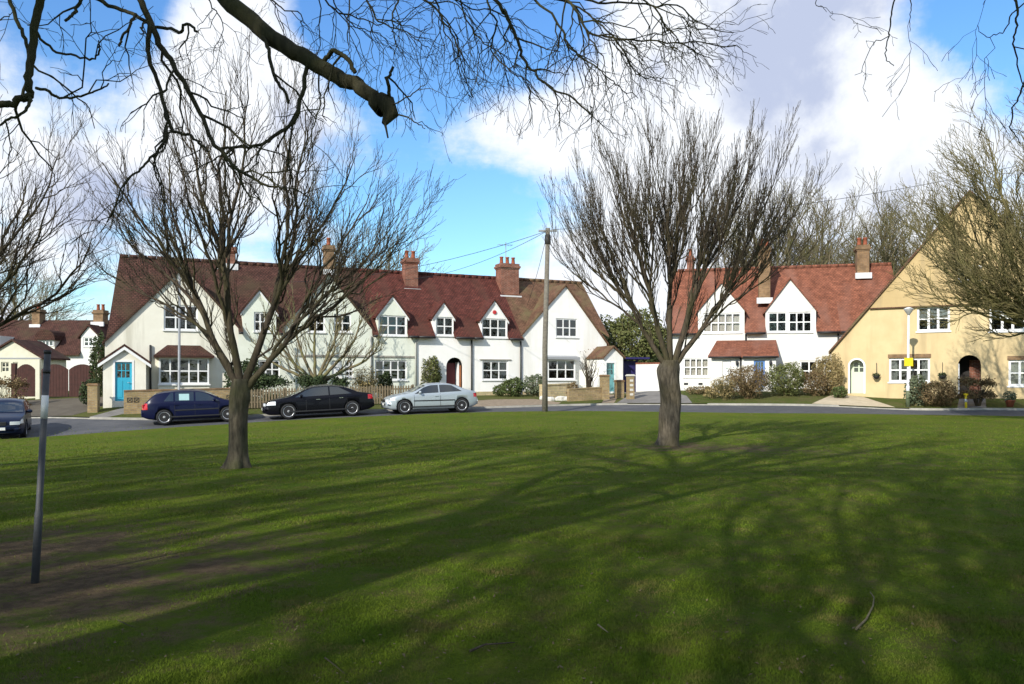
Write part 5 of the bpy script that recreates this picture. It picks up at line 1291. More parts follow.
def vase_tree(name, label, x, y, trunk, rad, limbs, S, seed, bark='bark', twig='twig', group=None, flare=.5, cat='tree', lump=.06, groups=None, gs=1):
    """trunk: points rel. to the base; limbs: (start height fraction, tip dx, dy, z, radius, spread)"""
    rg = np.random.default_rng(seed); z = H(x, y); root = empty(name, (x, y, z), 0, label, cat, group)
    mb = trunk_mesh([(0, 0, -.15)]+trunk, [rad[0]*1.0]+rad, seed=seed, flare=flare, lump=lump); mb.build('trunk', bark, root, uv=False, local=True)
    Tt = Tubes(); TP = np.array(trunk, float)
    S = dict(S); S['outward'] = np.array([TP[-1][0], TP[-1][1], TP[-1][2]])
    if groups:
        for (vx, vy, vz), r0, tips in groups:
            r0 *= gs
            b0 = TP[-1]-np.array([0, 0, .22]); v = np.array([vx, vy, vz]); hor = np.array([vx, vy, 0])*.5
            q = wander(bez(b0+hor*.12, b0+hor*.5+np.array([0, 0, (vz-b0[2])*.3]), v-np.array([vx*.22, vy*.22, (vz-b0[2])*.35]), v, 9), .012, rg); rr = np.linspace(r0*1.25, r0*.85, 9); Tt.add(q, rr, 8)
            Sl = dict(S); Sl['lv'] = [dict(S['lv'][0], n=S['lv'][0]['n']*.5, len=S['lv'][0]['len']*.7)]+S['lv'][1:]; sprout(Tt, q, rr, 0, Sl, rg)
            d0 = nv(q[-1]-q[-3])
            for i_, (dx, dy, tz, r) in enumerate(tips):
                dx *= .93; tz *= .945 if gs < .7 else .98
                e = np.array([dx, dy, tz]); k_ = 8-(i_ % 4); p_ = q[k_]; D = np.linalg.norm(e-p_); o_ = nv(e-p_)
                w_ = wander(bez(p_, p_+nv(d0+o_)*D*.33, e-nv(np.array([dx-vx, dy-vy, 1.6*(tz-vz)]))*D*.3, e, 14), D*.010, rg); r_ = np.linspace(1, .12, 14)**.85*min(r*(.8 if gs < .7 else .9), r0*.8); Tt.add(w_, r_, 7); sprout(Tt, w_, r_, 0, S, rg)
    for hf, dx, dy, tz, r, bulge in limbs:
        k = hf*(len(TP)-1); i = min(int(k), len(TP)-2); p = TP[i]*(1-(k-i))+TP[i+1]*(k-i); p = p.copy()
        e = np.array([dx, dy, tz]); D = np.linalg.norm(e-p); hor = nv(np.array([dx-p[0], dy-p[1], 0]))
        p -= np.array([0, 0, .1]); c1 = p+(hor*bulge+np.array([0, 0, 1.0-.3*bulge]))*D*.33; c2 = e-np.array([hor[0]*.1, hor[1]*.1, 1.0])*D*.3*(1 if tz > 3 else .4)
        q = wander(bez(p, c1, c2, e, 16), D*.008, rg); rr = np.linspace(1, .12, 16)**.85*r; rr[0] *= 1.25
        Tt.add(q, rr, 8); sprout(Tt, q, rr, 0, S, rg)
    Tt.build('crown', twig, root, (0, 0, 0)); return root
S1 = dict(levels=3, up=.10, lift=.30, kink=.028, rmin=.0032, lv=[dict(n=11, ref=4, **{'from': .12}, ang=(.35, .95), len=1.35, m=8, r=.022, s=5), dict(n=10, ref=1.7, **{'from': .12}, ang=(.35, .95), len=.85, m=6, r=.0095, s=4), dict(n=6, ref=.8, **{'from': .12}, ang=(.3, .95), len=.36, m=4, r=.0050, s=3)])
vase_tree('bare_tree', 'slender-trunked bare tree with spreading open crown in front of the cyan-door house', (237-512)/F*14.4, 14.4,
    [(0, 0, 0), (.0, 0, .5), (.03, 0, .95), (.06, 0, 1.3), (.08, 0, 1.6)], [.165, .150, .155, .18, .145],
    [], S1, 3, flare=1.3, lump=.09, gs=.62, groups=[
    ((-.62, .05, 2.75), .085, [(-2.5, .3, 4.9, .042), (-2.15, -.7, 5.7, .05), (-2.75, .1, 3.9, .036), (-1.5, .6, 6.3, .05), (-1.6, -1.3, 4.9, .04)]),
    ((-.12, -.1, 3.1), .095, [(-.9, -.4, 6.9, .055), (-.35, .4, 7.4, .06), (.2, -.5, 7.2, .055), (-.6, -1.6, 5.8, .045), (-.5, 1.7, 5.9, .045)]),
    ((.62, .1, 2.9), .10, [(.8, .5, 7.0, .055), (1.5, -.5, 6.6, .055), (2.2, .6, 6.0, .055), (1.2, 1.7, 5.7, .045), (1.2, -1.6, 5.4, .045)]),
    ((.95, -.05, 2.35), .085, [(2.6, .3, 5.3, .05), (3.3, -.2, 4.6, .045), (2.9, -.9, 4.0, .038), (2.0, 1.1, 4.7, .04), (3.0, .9, 5.0, .04)]),
    ((-.75, .5, 2.4), .05, [(-2.0, 1.4, 4.4, .034), (-2.6, .9, 4.2, .034)])])
S2 = dict(levels=3, up=.14, lift=.42, kink=.02, rmin=.0042, lv=[dict(n=12, ref=4, **{'from': .12}, ang=(.25, .75), len=1.55, m=8, r=.022, s=5), dict(n=10, ref=1.9, **{'from': .12}, ang=(.2, .7), len=1.0, m=6, r=.0105, s=4), dict(n=6, ref=.9, **{'from': .15}, ang=(.2, .75), len=.44, m=4, r=.0060, s=3)])
vase_tree('bare_tree', 'stout pollarded bare tree with dense upright twigs near the right-hand road', (668-512)/F*19.4, 19.4,
    [(0, 0, 0), (.03, 0, .5), (.06, 0, 1.0), (.02, 0, 1.45), (.0, 0, 1.85), (.04, 0, 2.05)], [.235, .225, .235, .262, .285, .215],
    [], S2, 8, bark='bark_stout', lump=.11, flare=.9, gs=.8, groups=[
    ((-.75, .05, 3.1), .07, [(-2.7, .1, 5.3, .040), (-2.4, -.9, 5.7, .042), (-2.9, .5, 4.7, .034), (-1.9, .8, 6.3, .042), (-2.1, 1.2, 5.3, .034)]),
    ((-.45, -.2, 3.4), .075, [(-1.6, -.3, 6.7, .045), (-1.1, .5, 6.9, .045), (-.6, -.6, 6.8, .042), (-1.2, -1.9, 5.5, .036), (-1.9, -1.2, 5.2, .034)]),
    ((.05, .15, 3.5), .085, [(-.3, .5, 7.0, .048), (.3, -.4, 7.2, .048), (.8, .5, 7.1, .045), (.5, 1.9, 5.9, .038), (.3, -1.8, 5.8, .038)]),
    ((.55, -.1, 3.4), .085, [(1.2, .3, 7.2, .048), (1.8, -.3, 7.1, .046), (2.4, .2, 7.0, .046), (1.3, -1.7, 5.6, .036), (1.7, 1.5, 5.9, .036)]),
    ((.95, .1, 3.0), .075, [(3.1, .3, 7.1, .046), (3.5, -.3, 6.1, .042), (2.9, 1.0, 5.4, .036), (2.9, -.8, 4.8, .034), (2.2, -1.2, 4.6, .034)])])
vase_tree('bare_tree', 'dark bare tree reaching into the photo from beyond its left edge', -11.3, 14.2,
    [(0, 0, 0), (.0, 0, .6), (.03, 0, 1.2), (0, 0, 1.8)], [.26, .22, .23, .2],
    [(1, 3.7, .2, 4.3, .048, 1.3), (1, 3.6, -.6, 4.8, .048, 1.0), (1, 3.0, .6, 5.7, .048, .8), (1, 2.2, -.3, 6.0, .048, .5), (1, 1.2, .4, 6.4, .048, .3), (1, 0, 0, 6.7, .048, .2), (1, -1.6, .3, 6.0, .048, .6), (1, 1.5, 1.8, 5.5, .06, .8), (1, 1.2, -2.0, 5.2, .06, .8)], S1, 12)
# small bare garden tree before the brown-roofed terraced house
S3 = dict(levels=3, up=.1, lift=.3, kink=.03, rmin=.010, lv=[dict(n=8, ref=4, **{'from': .2}, ang=(.4, .9), len=1.5, m=7, r=.032, s=5), dict(n=6, ref=1.5, **{'from': .15}, ang=(.4, .9), len=.75, m=5, r=.017, s=3), dict(n=3, ref=.8, **{'from': .2}, ang=(.3, .9), len=.4, m=4, r=.012, s=3)])
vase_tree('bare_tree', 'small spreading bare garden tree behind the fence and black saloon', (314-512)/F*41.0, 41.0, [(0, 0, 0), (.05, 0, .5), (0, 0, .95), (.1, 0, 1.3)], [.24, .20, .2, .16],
    [(.8, -3.0, .2, 3.4, .09, 1.2), (.9, -2.4, -.4, 4.7, .09, .9), (1, -1.2, .3, 5.6, .09, .5), (1, .1, -.2, 6.0, .09, .2), (1, 1.3, .3, 5.6, .09, .5), (.9, 2.6, -.3, 4.8, .10, .9), (.8, 3.4, .2, 3.5, .10, 1.25), (.8, -1.2, -1.2, 4.0, .07, 1), (.8, 1.4, -1.3, 4.2, .07, 1), (.7, 1.8, .5, 2.5, .06, 1.3)], S3, 5, bark='bark', twig='twig_far')
# tall trees far behind the right-hand roofs
S4 = dict(levels=3, up=.04, lift=.10, kink=.04, rmin=.018, lv=[dict(n=13, ref=10, **{'from': .2}, ang=(.5, 1.1), len=4.6, m=7, r=.10, s=4), dict(n=7, ref=5, **{'from': .15}, ang=(.4, 1.1), len=2.4, m=5, r=.045, s=3), dict(n=7, ref=2.5, **{'from': .1}, ang=(.4, 1.1), len=1.3, m=4, r=.027, s=3)])
def far_tree(label, px, dp, h, spread, seed, twig='twig_far', group='bare trees behind the right-hand roofs', n=9, S=None, trunk=.26, thick=1):
    rg = np.random.default_rng(seed); x = (px-512)/F*dp; ht = h*trunk; limbs = []
    for i in range(n):
        a = 2*math.pi*i/n+rg.uniform(-.3, .3); rr = spread*rg.uniform(.45, 1); top_ = h*(1-.35*(rr/spread)**2)*rg.uniform(.85, 1.02)
        limbs.append((rg.uniform(.6, 1), rr*math.cos(a), rr*math.sin(a), top_, .20*h/20*thick, rr/spread*.9))
    limbs.append((1, .3, 0, h, .24*h/20*thick, .2)); limbs.append((1, -spread*.3, .2, h*.95, .2*h/20*thick, .3))
    return vase_tree('bare_tree', label, x, dp, [(0, 0, 0), (.1, 0, ht*.4), (0, .1, ht*.75), (.1, 0, ht)], [.03*h*.62, .02*h, .018*h, .016*h], limbs, S or S4, seed, bark=twig, twig=twig, group=group, flare=.3)
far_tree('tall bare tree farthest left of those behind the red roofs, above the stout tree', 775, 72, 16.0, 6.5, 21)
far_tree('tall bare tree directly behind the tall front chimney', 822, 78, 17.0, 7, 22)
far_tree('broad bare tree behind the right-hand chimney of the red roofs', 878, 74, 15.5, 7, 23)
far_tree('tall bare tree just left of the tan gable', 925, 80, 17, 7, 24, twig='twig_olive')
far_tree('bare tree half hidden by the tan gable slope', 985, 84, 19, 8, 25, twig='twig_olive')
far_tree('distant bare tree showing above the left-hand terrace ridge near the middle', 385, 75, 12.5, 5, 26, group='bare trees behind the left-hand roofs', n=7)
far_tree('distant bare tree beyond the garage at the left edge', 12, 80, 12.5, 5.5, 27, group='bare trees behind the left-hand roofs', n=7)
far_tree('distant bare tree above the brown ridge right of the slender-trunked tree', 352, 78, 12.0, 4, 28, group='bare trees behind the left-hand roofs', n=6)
S5 = dict(levels=3, up=.05, lift=.15, kink=.035, rmin=.0075, lv=[dict(n=10, ref=6, **{'from': .15}, ang=(.4, 1.0), len=2.6, m=8, r=.038, s=5), dict(n=10, ref=2.5, **{'from': .12}, ang=(.4, 1.0), len=1.3, m=6, r=.017, s=4), dict(n=7, ref=1.2, **{'from': .15}, ang=(.4, 1.0), len=.6, m=4, r=.010, s=3)])
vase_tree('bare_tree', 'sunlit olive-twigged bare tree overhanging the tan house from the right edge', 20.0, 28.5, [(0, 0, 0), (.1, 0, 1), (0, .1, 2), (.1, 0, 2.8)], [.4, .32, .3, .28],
    [(1, -4.4, 0, 5.4, .07, 1.1), (1, -4.6, -.8, 6.4, .08, 1.0), (1, -3.9, .8, 7.6, .11, .9), (1, -2.7, -.3, 9.2, .12, .6), (1, -1.0, .5, 10.2, .12, .3), (1, 1.5, 0, 9.6, .12, .4), (1, -2.6, -2.8, 6.0, .1, 1.0), (1, -2.2, 2.8, 6.2, .1, 1.0), (1, 3.5, 1, 7.5, .1, .8), (1, -3.2, .3, 7.6, .07, .9), (1, -1.8, -.6, 9.8, .08, .5), (1, -3.4, 1.2, 8.6, .08, .7), (1, -3.8, -.6, 9.2, .07, .8), (1, -2.6, .6, 10.6, .08, .5), (1, -4.9, .4, 7.6, .07, 1.0)], S5, 31, bark='twig_olive', twig='twig_olive')

# the big tree whose boughs hang overhead, trunk behind the camera on the left
def overhead_tree():
    x0, y0 = -7.2, -3.0; rg = np.random.default_rng(77)
    root = empty('overhanging_tree', (x0, y0, H(x0, y0)), 0, 'big bare tree standing nearest, its dark boughs hanging into the top of the picture', 'tree')
    org = np.array(root.location)
    trunk_mesh([(0, 0, -.2), (0, 0, 1), (.1, 0, 3), (.2, .2, 5.5), (.3, .3, 7), (.5, .6, 11)], [.55, .46, .40, .36, .33, .24], seed=9).build('trunk', 'bark_overhead', root, uv=False, local=True)
    Tt = Tubes(); fork = org+np.array([.3, .3, 6.8])
    So = dict(levels=3, up=-.05, lift=-.22, kink=.036, rmin=.0016, lv=[dict(n=7, ref=1.6, **{'from': .18}, ang=(.4, 1.1), len=.62, m=8, r=.009, s=5), dict(n=5, ref=.6, **{'from': .15}, ang=(.4, 1.1), len=.30, m=6, r=.0042, s=4), dict(n=3, ref=.3, **{'from': .2}, ang=(.4, 1.1), len=.13, m=4, r=.0026, s=3)])
    A_ = bez(fork, fork+np.array([2.5, 2.2, 1.4]), np.array([-1.5, 4.6, 6.9]), np.array([2.6, 6.6, 5.9]), 26); B_ = bez(fork, fork+np.array([.4, 2.6, .9]), np.array([-4.6, 3.8, 5.9]), np.array([-3.2, 4.9, 5.0]), 18)
    D_ = bez(A_[18], A_[18]+np.array([1.2, .2, .6]), np.array([2.6, 4.6, 6.4]), np.array([3.7, 4.3, 5.2]), 14)
    Tt.add(A_, np.linspace(.13, .03, 26), 8); Tt.add(B_, np.linspace(.11, .03, 18), 8); Tt.add(D_, np.linspace(.05, .012, 14), 6); MAIN = np.concatenate([A_, B_, D_])
    def bough(path, r0, r1, link=True, spr=1.0, S=So, lvl=0, wob=.012):
        """path of (px, py, distance) read off the photograph, joined back to the tree behind"""
        P = np.array([at(*p) for p in path]); n = 6*len(P); t = np.linspace(0, len(P)-1, n)
        C = np.stack([np.interp(t, range(len(P)), P[:, i]) for i in range(3)], 1)
        for _ in range(3): C[1:-1] = (C[:-2]+2*C[1:-1]+C[2:])/4
        C = wander(C, wob*.5, rg); rr = np.linspace(r0, r1, n); Tt.add(C, rr, 10 if r0 > .02 else 6)
        if link:      # the unseen stretch back to the fork
            d = nv(C[0]-C[1]); t_ = MAIN[int(np.argmin(np.linalg.norm(MAIN-(C[0]+d*1.0), axis=1)))] if r0 < .06 else fork; L = np.linalg.norm(C[0]-t_); q = bez(C[0], C[0]+d*L*.35, t_+np.array([-.1, -.2, .1]), t_, 12); Tt.add(q, np.linspace(r0, r0*1.3, 12) if r0 < .06 else np.linspace(r0, .15, 12), 8)
        if spr: S = dict(S); S['lv'] = [dict(S['lv'][0], n=S['lv'][0]['n']*spr)]+S['lv'][1:]; sprout(Tt, C, rr, lvl, S, rg)
        return C
    bough([(175,-60,6.3),(228,-5,6.1),(262,24,6.0),(298,48,5.9),(330,72,5.8),(358,84,5.75),(376,96,5.7),(386,112,5.7)], .068, .046, spr=0)
    C = np.array([at(378,97,5.7), at(386,104,5.7), at(391,114,5.68), at(384,124,5.66)]); Tt.add(C, np.array([.045, .072, .055, .02]), 10)
    Tt.add(np.array([at(384,120,5.66), at(386,128,5.6), at(388,138,5.6)]), np.array([.012, .008, .006]), 6)
    bough([(322,62,5.85),(330,48,5.8),(345,55,5.7),(357,72,5.7)], .018, .016, False, .3)
    bough([(390,108,5.7),(391,80,5.6),(393,66,5.6)], .014, .010, False, .2)
    bough([(388,108,5.7),(412,98,5.5),(428,85,5.4)], .006, .003, False, .6); bough([(390,115,5.7),(408,122,5.6),(424,130,5.6)], .007, .003, False, .8)
    bough([(308,64,5.9),(303,90,5.8),(298,110,5.75),(280,130,5.7),(268,138,5.6),(245,141,5.6),(222,147,5.5)], .017, .010, False, 1.2)
    bough([(258,20,6.0),(268,45,5.9),(278,75,5.8),(291,101,5.8)], .016, .010, False, .4)
    bough([(319,72,5.85),(317,100,5.7),(314,130,5.6),(312,160,5.6)], .007, .003, False, 1.2)
    bough([(132,-15,5.2),(150,22,5.2),(165,50,5.15),(184,70,5.1),(205,110,5.1),(222,145,5.0),(237,168,5.0),(255,178,4.9),(287,184,4.9)], .022, .006, True, 1.0)
    bough([(149,22,5.2),(145,48,5.1),(155,78,5.1),(166,118,5.0),(172,128,5.0),(192,134,5.0),(206,150,4.9)], .017, .007, False, .8)
    bough([(167,126,5.0),(160,150,4.9),(148,172,4.9),(128,192,4.8),(112,222,4.8)], .010, .004, False, 1.3)
    bough([(85,-8,5.3),(105,4,5.3),(130,12,5.25),(158,25,5.2),(185,33,5.1),(190,24,5.0),(203,33,5.0)], .014, .008, True, .6)
    bough([(136,14,5.2),(130,30,5.1),(118,48,5.1)], .011, .007, False, .2)
    bough([(82,-5,5.4),(80,12,5.4),(68,20,5.3)], .014, .009, True, .2)
    bough([(50,-20,4.6),(38,18,4.6),(34,50,4.55),(32,78,4.5),(29,98,4.5),(12,102,4.5),(-12,110,4.5)], .023, .019, True, .5)
    bough([(8,-8,4.7),(15,25,4.7),(26,42,4.65),(27,70,4.6),(22,95,4.6)], .012, .009, True, .6)
    bough([(37,32,4.6),(55,50,4.6),(90,61,4.5),(101,45,4.5),(98,38,4.5)], .008, .004, False, .6)
    bough([(36,88,4.5),(60,92,4.5),(88,90,4.4),(112,78,4.4)], .009, .004, False, 1.6)
    bough([(30,98,4.5),(14,115,4.4),(-4,126,4.4)], .01, .006, False, 1.2)
    # the fan of fine twigs along the top
    fan = [([(395,-20,6.5),(430,10,6.4),(452,40,6.3),(468,96,6.2)], .011), ([(460,-25,6.5),(500,-4,6.4),(522,30,6.4),(534,60,6.3),(556,78,6.2),(590,101,6.1),(592,117,6.1)], .017), ([(540,-25,6.6),(570,0,6.5),(588,32,6.4),(620,38,6.4),(680,40,6.3),(738,39,6.3)], .014),
           ([(560,-10,6.5),(600,4,6.5),(650,5,6.4),(686,14,6.4),(700,32,6.3),(735,32,6.3)], .011), ([(500,-20,6.6),(560,0,6.5),(590,25,6.5),(612,50,6.4),(632,78,6.3),(662,83,6.3)], .010), ([(430,-20,6.3),(440,10,6.2),(450,40,6.2),(458,70,6.1)], .009),
           ([(480,-20,6.3),(492,20,6.2),(496,60,6.2),(520,80,6.1),(533,106,6.1)], .009), ([(350,-20,6.0),(372,15,6.0),(400,32,5.9),(425,50,5.8)], .009), ([(300,-20,6.2),(330,8,6.1),(370,22,6.0),(410,20,6.0)], .009), ([(520,-20,6.4),(548,20,6.3),(560,50,6.3),(590,62,6.2),(610,85,6.2),(640,92,6.1)], .011),
           ([(400,-15,6.1),(392,30,6.0),(396,60,5.9)], .008), ([(352,-10,5.9),(352,40,5.8),(350,75,5.8)], .006), ([(600,-20,6.5),(640,2,6.4),(660,26,6.4),(690,58,6.3),(715,62,6.3)], .010), ([(455,-20,6.6),(470,30,6.6),(500,50,6.5),(505,90,6.5)], .008), ([(245,-20,6.3),(262,0,6.3),(290,14,6.2),(300,30,6.2)], .009),
           ([(200,-15,6.2),(215,10,6.1),(225,30,6.1),(224,55,6.0)], .006), ([(420,-15,6.7),(460,10,6.7),(510,20,6.7),(560,45,6.6)], .008), ([(330,-15,6.7),(350,20,6.7),(385,35,6.6),(402,60,6.6)], .007), ([(-15,40,4.8),(6,30,4.8),(20,10,4.8)], .006)]
    for path, r in fan: bough(path, r, r*.28, True, 1.9, wob=.02)
    Sr = dict(So); 
    for path, r in [([(808,-22,5.5),(818,5,5.5),(826,12,5.5)], .004), ([(898,-15,5.2),(897,15,5.2),(890,38,5.2),(882,58,5.2),(893,64,5.2)], .006), ([(910,-15,5.2),(914,10,5.2),(911,30,5.2)], .004), ([(1012,-15,4.6),(1016,20,4.6),(1019,50,4.6),(1028,90,4.6)], .008), ([(1014,12,4.6),(1003,30,4.6),(988,36,4.6),(976,22,4.6)], .004), ([(1030,60,4.5),(1018,95,4.5),(1010,120,4.5),(1020,140,4.5)], .006), ([(985,-12,4.7),(982,8,4.7)], .003)]:
        bough(path, r, r*.4, True, .5, wob=.01)
    # high boughs, above the picture, whose shadows cross the grass
    Sh = dict(levels=3, up=.12, lift=.2, kink=.03, rmin=.016, lv=[dict(n=13, ref=7, **{'from': .2}, ang=(.4, .9), len=3.0, m=7, r=.07, s=5), dict(n=5, ref=3, **{'from': .15}, ang=(.4, .9), len=1.5, m=5, r=.035, s=4), dict(n=4, ref=1.5, **{'from': .2}, ang=(.4, .9), len=.7, m=4, r=.018, s=3)])
    def clear(q): return bool(np.all((q[:, 1] < .3) | (q[:, 2] > 2.2+.62*q[:, 1])))
    Sh['clip'] = clear
    for dx, dy, z, r in [(-4.5, 2, 15, .12), (-2.5, 4, 17, .13), (1, 1, 20, .15), (4.5, 1.5, 17, .13), (6, -2, 14.5, .12), (2, -5, 16, .12), (-5, -4, 15, .12), (-1, -1, 21, .15), (3.2, 4.5, 18.5, .12)]:
        fork = org+np.array([.5, .6, 10.7])
        e = org+np.array([dx, dy, z]); D = np.linalg.norm(e-fork); hor = nv(np.array([dx, dy, 0.]))
        q = wander(bez(fork, fork+(hor*.6+np.array([0, 0, .8]))*D*.35, e-np.array([0, 0, 1])*D*.25, e, 14), .05, rg); rr = np.linspace(1, .15, 14)*r; Tt.add(q, rr, 8); sprout(Tt, q, rr, 0, Sh, rg)
    Tt.build('crown', 'bark_overhead', root, tuple(org))
overhead_tree()
# the trees of the green behind the camera, whose shadows reach across the grass
S6 = dict(levels=3, up=.12, lift=.3, kink=.03, rmin=.02, lv=[dict(n=12, ref=8, **{'from': .15}, ang=(.4, .95), len=3.6, m=7, r=.09, s=5), dict(n=6, ref=3, **{'from': .15}, ang=(.4, .9), len=1.7, m=5, r=.04, s=4), dict(n=5, ref=1.5, **{'from': .15}, ang=(.4, 1.0), len=.9, m=4, r=.022, s=3)])
S7 = dict(levels=3, up=.1, lift=.2, kink=.04, rmin=.012, lv=[dict(n=9, ref=8, **{'from': .15}, ang=(.5, 1.1), len=3.4, m=9, r=.045, s=6), dict(n=8, ref=3, **{'from': .12}, ang=(.4, 1.1), len=1.6, m=6, r=.024, s=4), dict(n=5, ref=1.5, **{'from': .15}, ang=(.4, 1.0), len=.9, m=4, r=.014, s=3)])
for lab, x, y, h, sp_, sd in [('large bare tree behind the camera, right of the nearest tree', -3.4, -6.2, 17, 5.6, 41), ('slender bare tree close behind the camera', -6.2, -10.5, 14, 5.5, 46), ('large bare tree farther behind the camera on the left', -15.5, -9.0, 19, 7, 42), ('bare tree behind the camera on the right side', 9.5, -2.5, 14, 5, 43), ('bare tree left of the camera near the edge of the green', -15.5, 3.0, 11, 4, 44), ('large bare tree at the right of the green outside the picture', 17.5, 7.0, 15, 5, 45)]:
    n0 = (x-0)/max(y, .1)
    far_tree(lab, 512, 1, h, sp_, sd, twig='bark_overhead', group='bare trees on the green outside the picture', n=7 if sd in (41, 46) else 8, S=S7 if sd in (41, 46) else S6, thick=.55 if sd in (41, 46) else 1)
    r_ = [o for o in col.objects if o.get('label') == lab][0]; r_.location = (x, y, H(x, y)-.05)

# ------------------------------------------------------------------ shrubs and hedges
def leaves(rg, n, c, r, size, box=False, up=.2):
    d = rg.normal(0, 1, (n, 3)); d /= np.linalg.norm(d, axis=1, keepdims=True)
    if box: d = np.sign(d)*np.abs(d)**.35; d /= np.abs(d).max(1, keepdims=True)**.7
    lump = 1+.13*np.sin(d[:, 0]*6+c[0]*3)+.12*np.sin(d[:, 1]*7+d[:, 2]*5+c[0])+.08*np.sin(d[:, 2]*11+d[:, 0]*9)
    rad = (rg.uniform(.25, 1, n)**.35)*lump
    p = np.array(c)+d*rad[:, None]*np.array(r); p[:, 2] = np.maximum(p[:, 2], c[2]-r[2])
    a = rg.normal(0, 1, (n, 3)); a[:, 2] += up; a /= np.linalg.norm(a, axis=1, keepdims=True); b = np.cross(a, rg.normal(0, 1, (n, 3))); b /= np.linalg.norm(b, axis=1, keepdims=True)
    s = size*rg.uniform(.6, 1.4, n)[:, None]; a = a*s; b = b*s*.5
    V = np.stack([p-a*.5, p+b, p+a*.5, p-b], 1).reshape(-1, 3); return V, np.arange(n*4).reshape(-1, 4)
def shrub(label, px, dp, w, h, mat, n=3500, size=.07, depth=None, box=False, stems=40, name='shrub', cat='shrub', group=None, seed=None, lift=0, twig='twig_olive', stemr=.008, twiggy=0):
    x = (px-512)/F*dp; z = H(x, dp); rg = np.random.default_rng(seed or int(px*7+dp)); root = empty(name, (x, dp, z), 0, label, cat, group)
    r = (w/2, (depth or w)/2, h/2); V, Fc = leaves(rg, n, (0, 0, h/2+lift), r, size, box); V[:, 2] = np.maximum(V[:, 2], .0)
    if n: quads('foliage', V, Fc, mat, root)
    Tt = Tubes()
    for i in range(stems+twiggy):
        a = rg.uniform(0, 6.28); q = rg.uniform(.2, 1)**.5; e = np.array([r[0]*q*math.cos(a), r[1]*q*math.sin(a), (lift+h*(1-.35*q*q))*rg.uniform(.8, 1.05)]); s = np.array([e[0]*.15, e[1]*.15, -.05])
        Tt.add(wander(bez(s, s+np.array([0, 0, h*.4]), e*.8+np.array([0, 0, .0]), e, 7), .02*h, rg), np.linspace(stemr*(1.6), stemr*.5, 7), 3)
    Tt.build('stems', twig, root, (0, 0, 0)); return root
def hedge_row(): pass
shrub('dark evergreen climbing shrub at the left corner of the cyan-door house', 99, 42.6, .8, 3.4, 'leaf_dark', 2600, .10, name='shrub')
shrub('dark bush behind the square brick pillar by the drive', 91, 38.5, .9, 1.3, 'leaf_dark', 1800, .08)
shrub('dark clipped hedge left of the black saloon behind the fence', 292, 40.0, 3.0, 1.5, 'leaf_dark', 7000, .09, 1.2, True, name='hedge', cat='hedge')
shrub('dark hedge section right of the garden tree behind the black saloon', 328, 41.0, 1.9, 1.35, 'leaf_dark', 4500, .09, 1.1, True, name='hedge', cat='hedge')
shrub('dark green shrub behind the slender trunk at the house corner', 246, 39.9, 1.9, 2.3, 'leaf_dark', 3500, .10)
shrub('pale twiggy shrub by the grey drainpipe', 366, 42.2, 1.5, 1.9, 'leaf_straw', 900, .07, twiggy=160)
shrub('rounded dark green bush under the four-light window', 385.5, 43.6, .85, 1.55, 'leaf_dark', 2200, .08)
shrub('tall rounded bush beside the dark arched entrance', 431.5, 46.2, 1.15, 2.35, 'leaf_olive', 4500, .08, name='shrub', twiggy=60)
shrub('low green shrub beneath the window of the plaque house', 513, 46.6, 1.3, 1.1, 'leaf_green', 2600, .08)
shrub('loose grey-green shrub beside the telegraph pole', 535, 46.8, 1.5, 1.3, 'leaf_grey', 2200, .08, twiggy=60)
shrub('small green shrub left of the silver car near the plaque house door', 500, 46.9, .8, .7, 'leaf_green', 1000, .07)
shrub('tall bare-stemmed shrub against the mossy gable house porch', 589, 47.5, 1.3, 2.9, 'leaf_brown', 60, .06, stems=46, stemr=.016, twig='twig')
shrub('small brown shrub below the boxed bay window', 573, 45.3, .7, .9, 'leaf_brown', 700, .07)
hg = 'bushes before the white red-roofed houses'
shrub('straggly brown twiggy bush at the left end before the white panelled door', 725, 42.0, 1.5, 1.25, 'leaf_straw', 1100, .06, twiggy=200, group=hg)
shrub('large reddish brown twiggy bush before the white lean-to', 748, 42.0, 2.3, 1.75, 'leaf_brown', 5200, .06, twiggy=200, group=hg, twig='leaf_brown')
shrub('dense green rounded bush before the blue door', 786, 42.2, 2.0, 1.75, 'leaf_olive', 6000, .065, group=hg)
shrub('brown rounded bush right of the dense green one', 815, 42.0, 1.5, 1.35, 'leaf_brown', 3500, .06, group=hg, twig='leaf_brown')
shrub('taller straw-topped bush beside the tan house corner', 829, 42.3, 1.6, 2.15, 'leaf_straw', 5200, .06, group=hg, twig='leaf_straw')
shrub('low green plants at the foot of the straw-topped bush', 840, 41.3, .8, .6, 'leaf_green', 900, .07)
tg = 'bushes before the tan house'
shrub('open grey-green bush just right of the white street lamp', 917, 38.8, 1.0, 1.5, 'leaf_grey', 1800, .09, group=tg, twiggy=30)
shrub('brown rounded bush below the tan house ground-floor window', 938, 38.3, 1.75, 1.25, 'leaf_brown', 5000, .06, group=tg, twig='leaf_brown')
shrub('square-clipped dark brown hedge on a stem hiding the arched passage foot', 978, 37.6, 1.35, .95, 'leaf_brown', 5000, .055, .9, True, group=tg, lift=.35, twig='twig', stems=60)
shrub('small pale blue-green plant in an orange pot by the tan wall', 1010, 36.9, .55, .5, 'leaf_grey', 500, .06, lift=.22, name='potted_plant', cat='plant', stems=12)
pt = [o for o in col.objects if o.get('category') == 'plant'][0]; mb = MB(); mb.lathe([(.13, 0), (.2, .26), (.22, .27), (.22, .32), (.17, .32)], 0, 0, 16); mb.build('pot', 'terracotta', pt, local=True)
shrub('small red-brown plants at the lawn edge right of the stout trunk', 700, 44.5, 1.6, .45, 'leaf_brown', 700, .07)
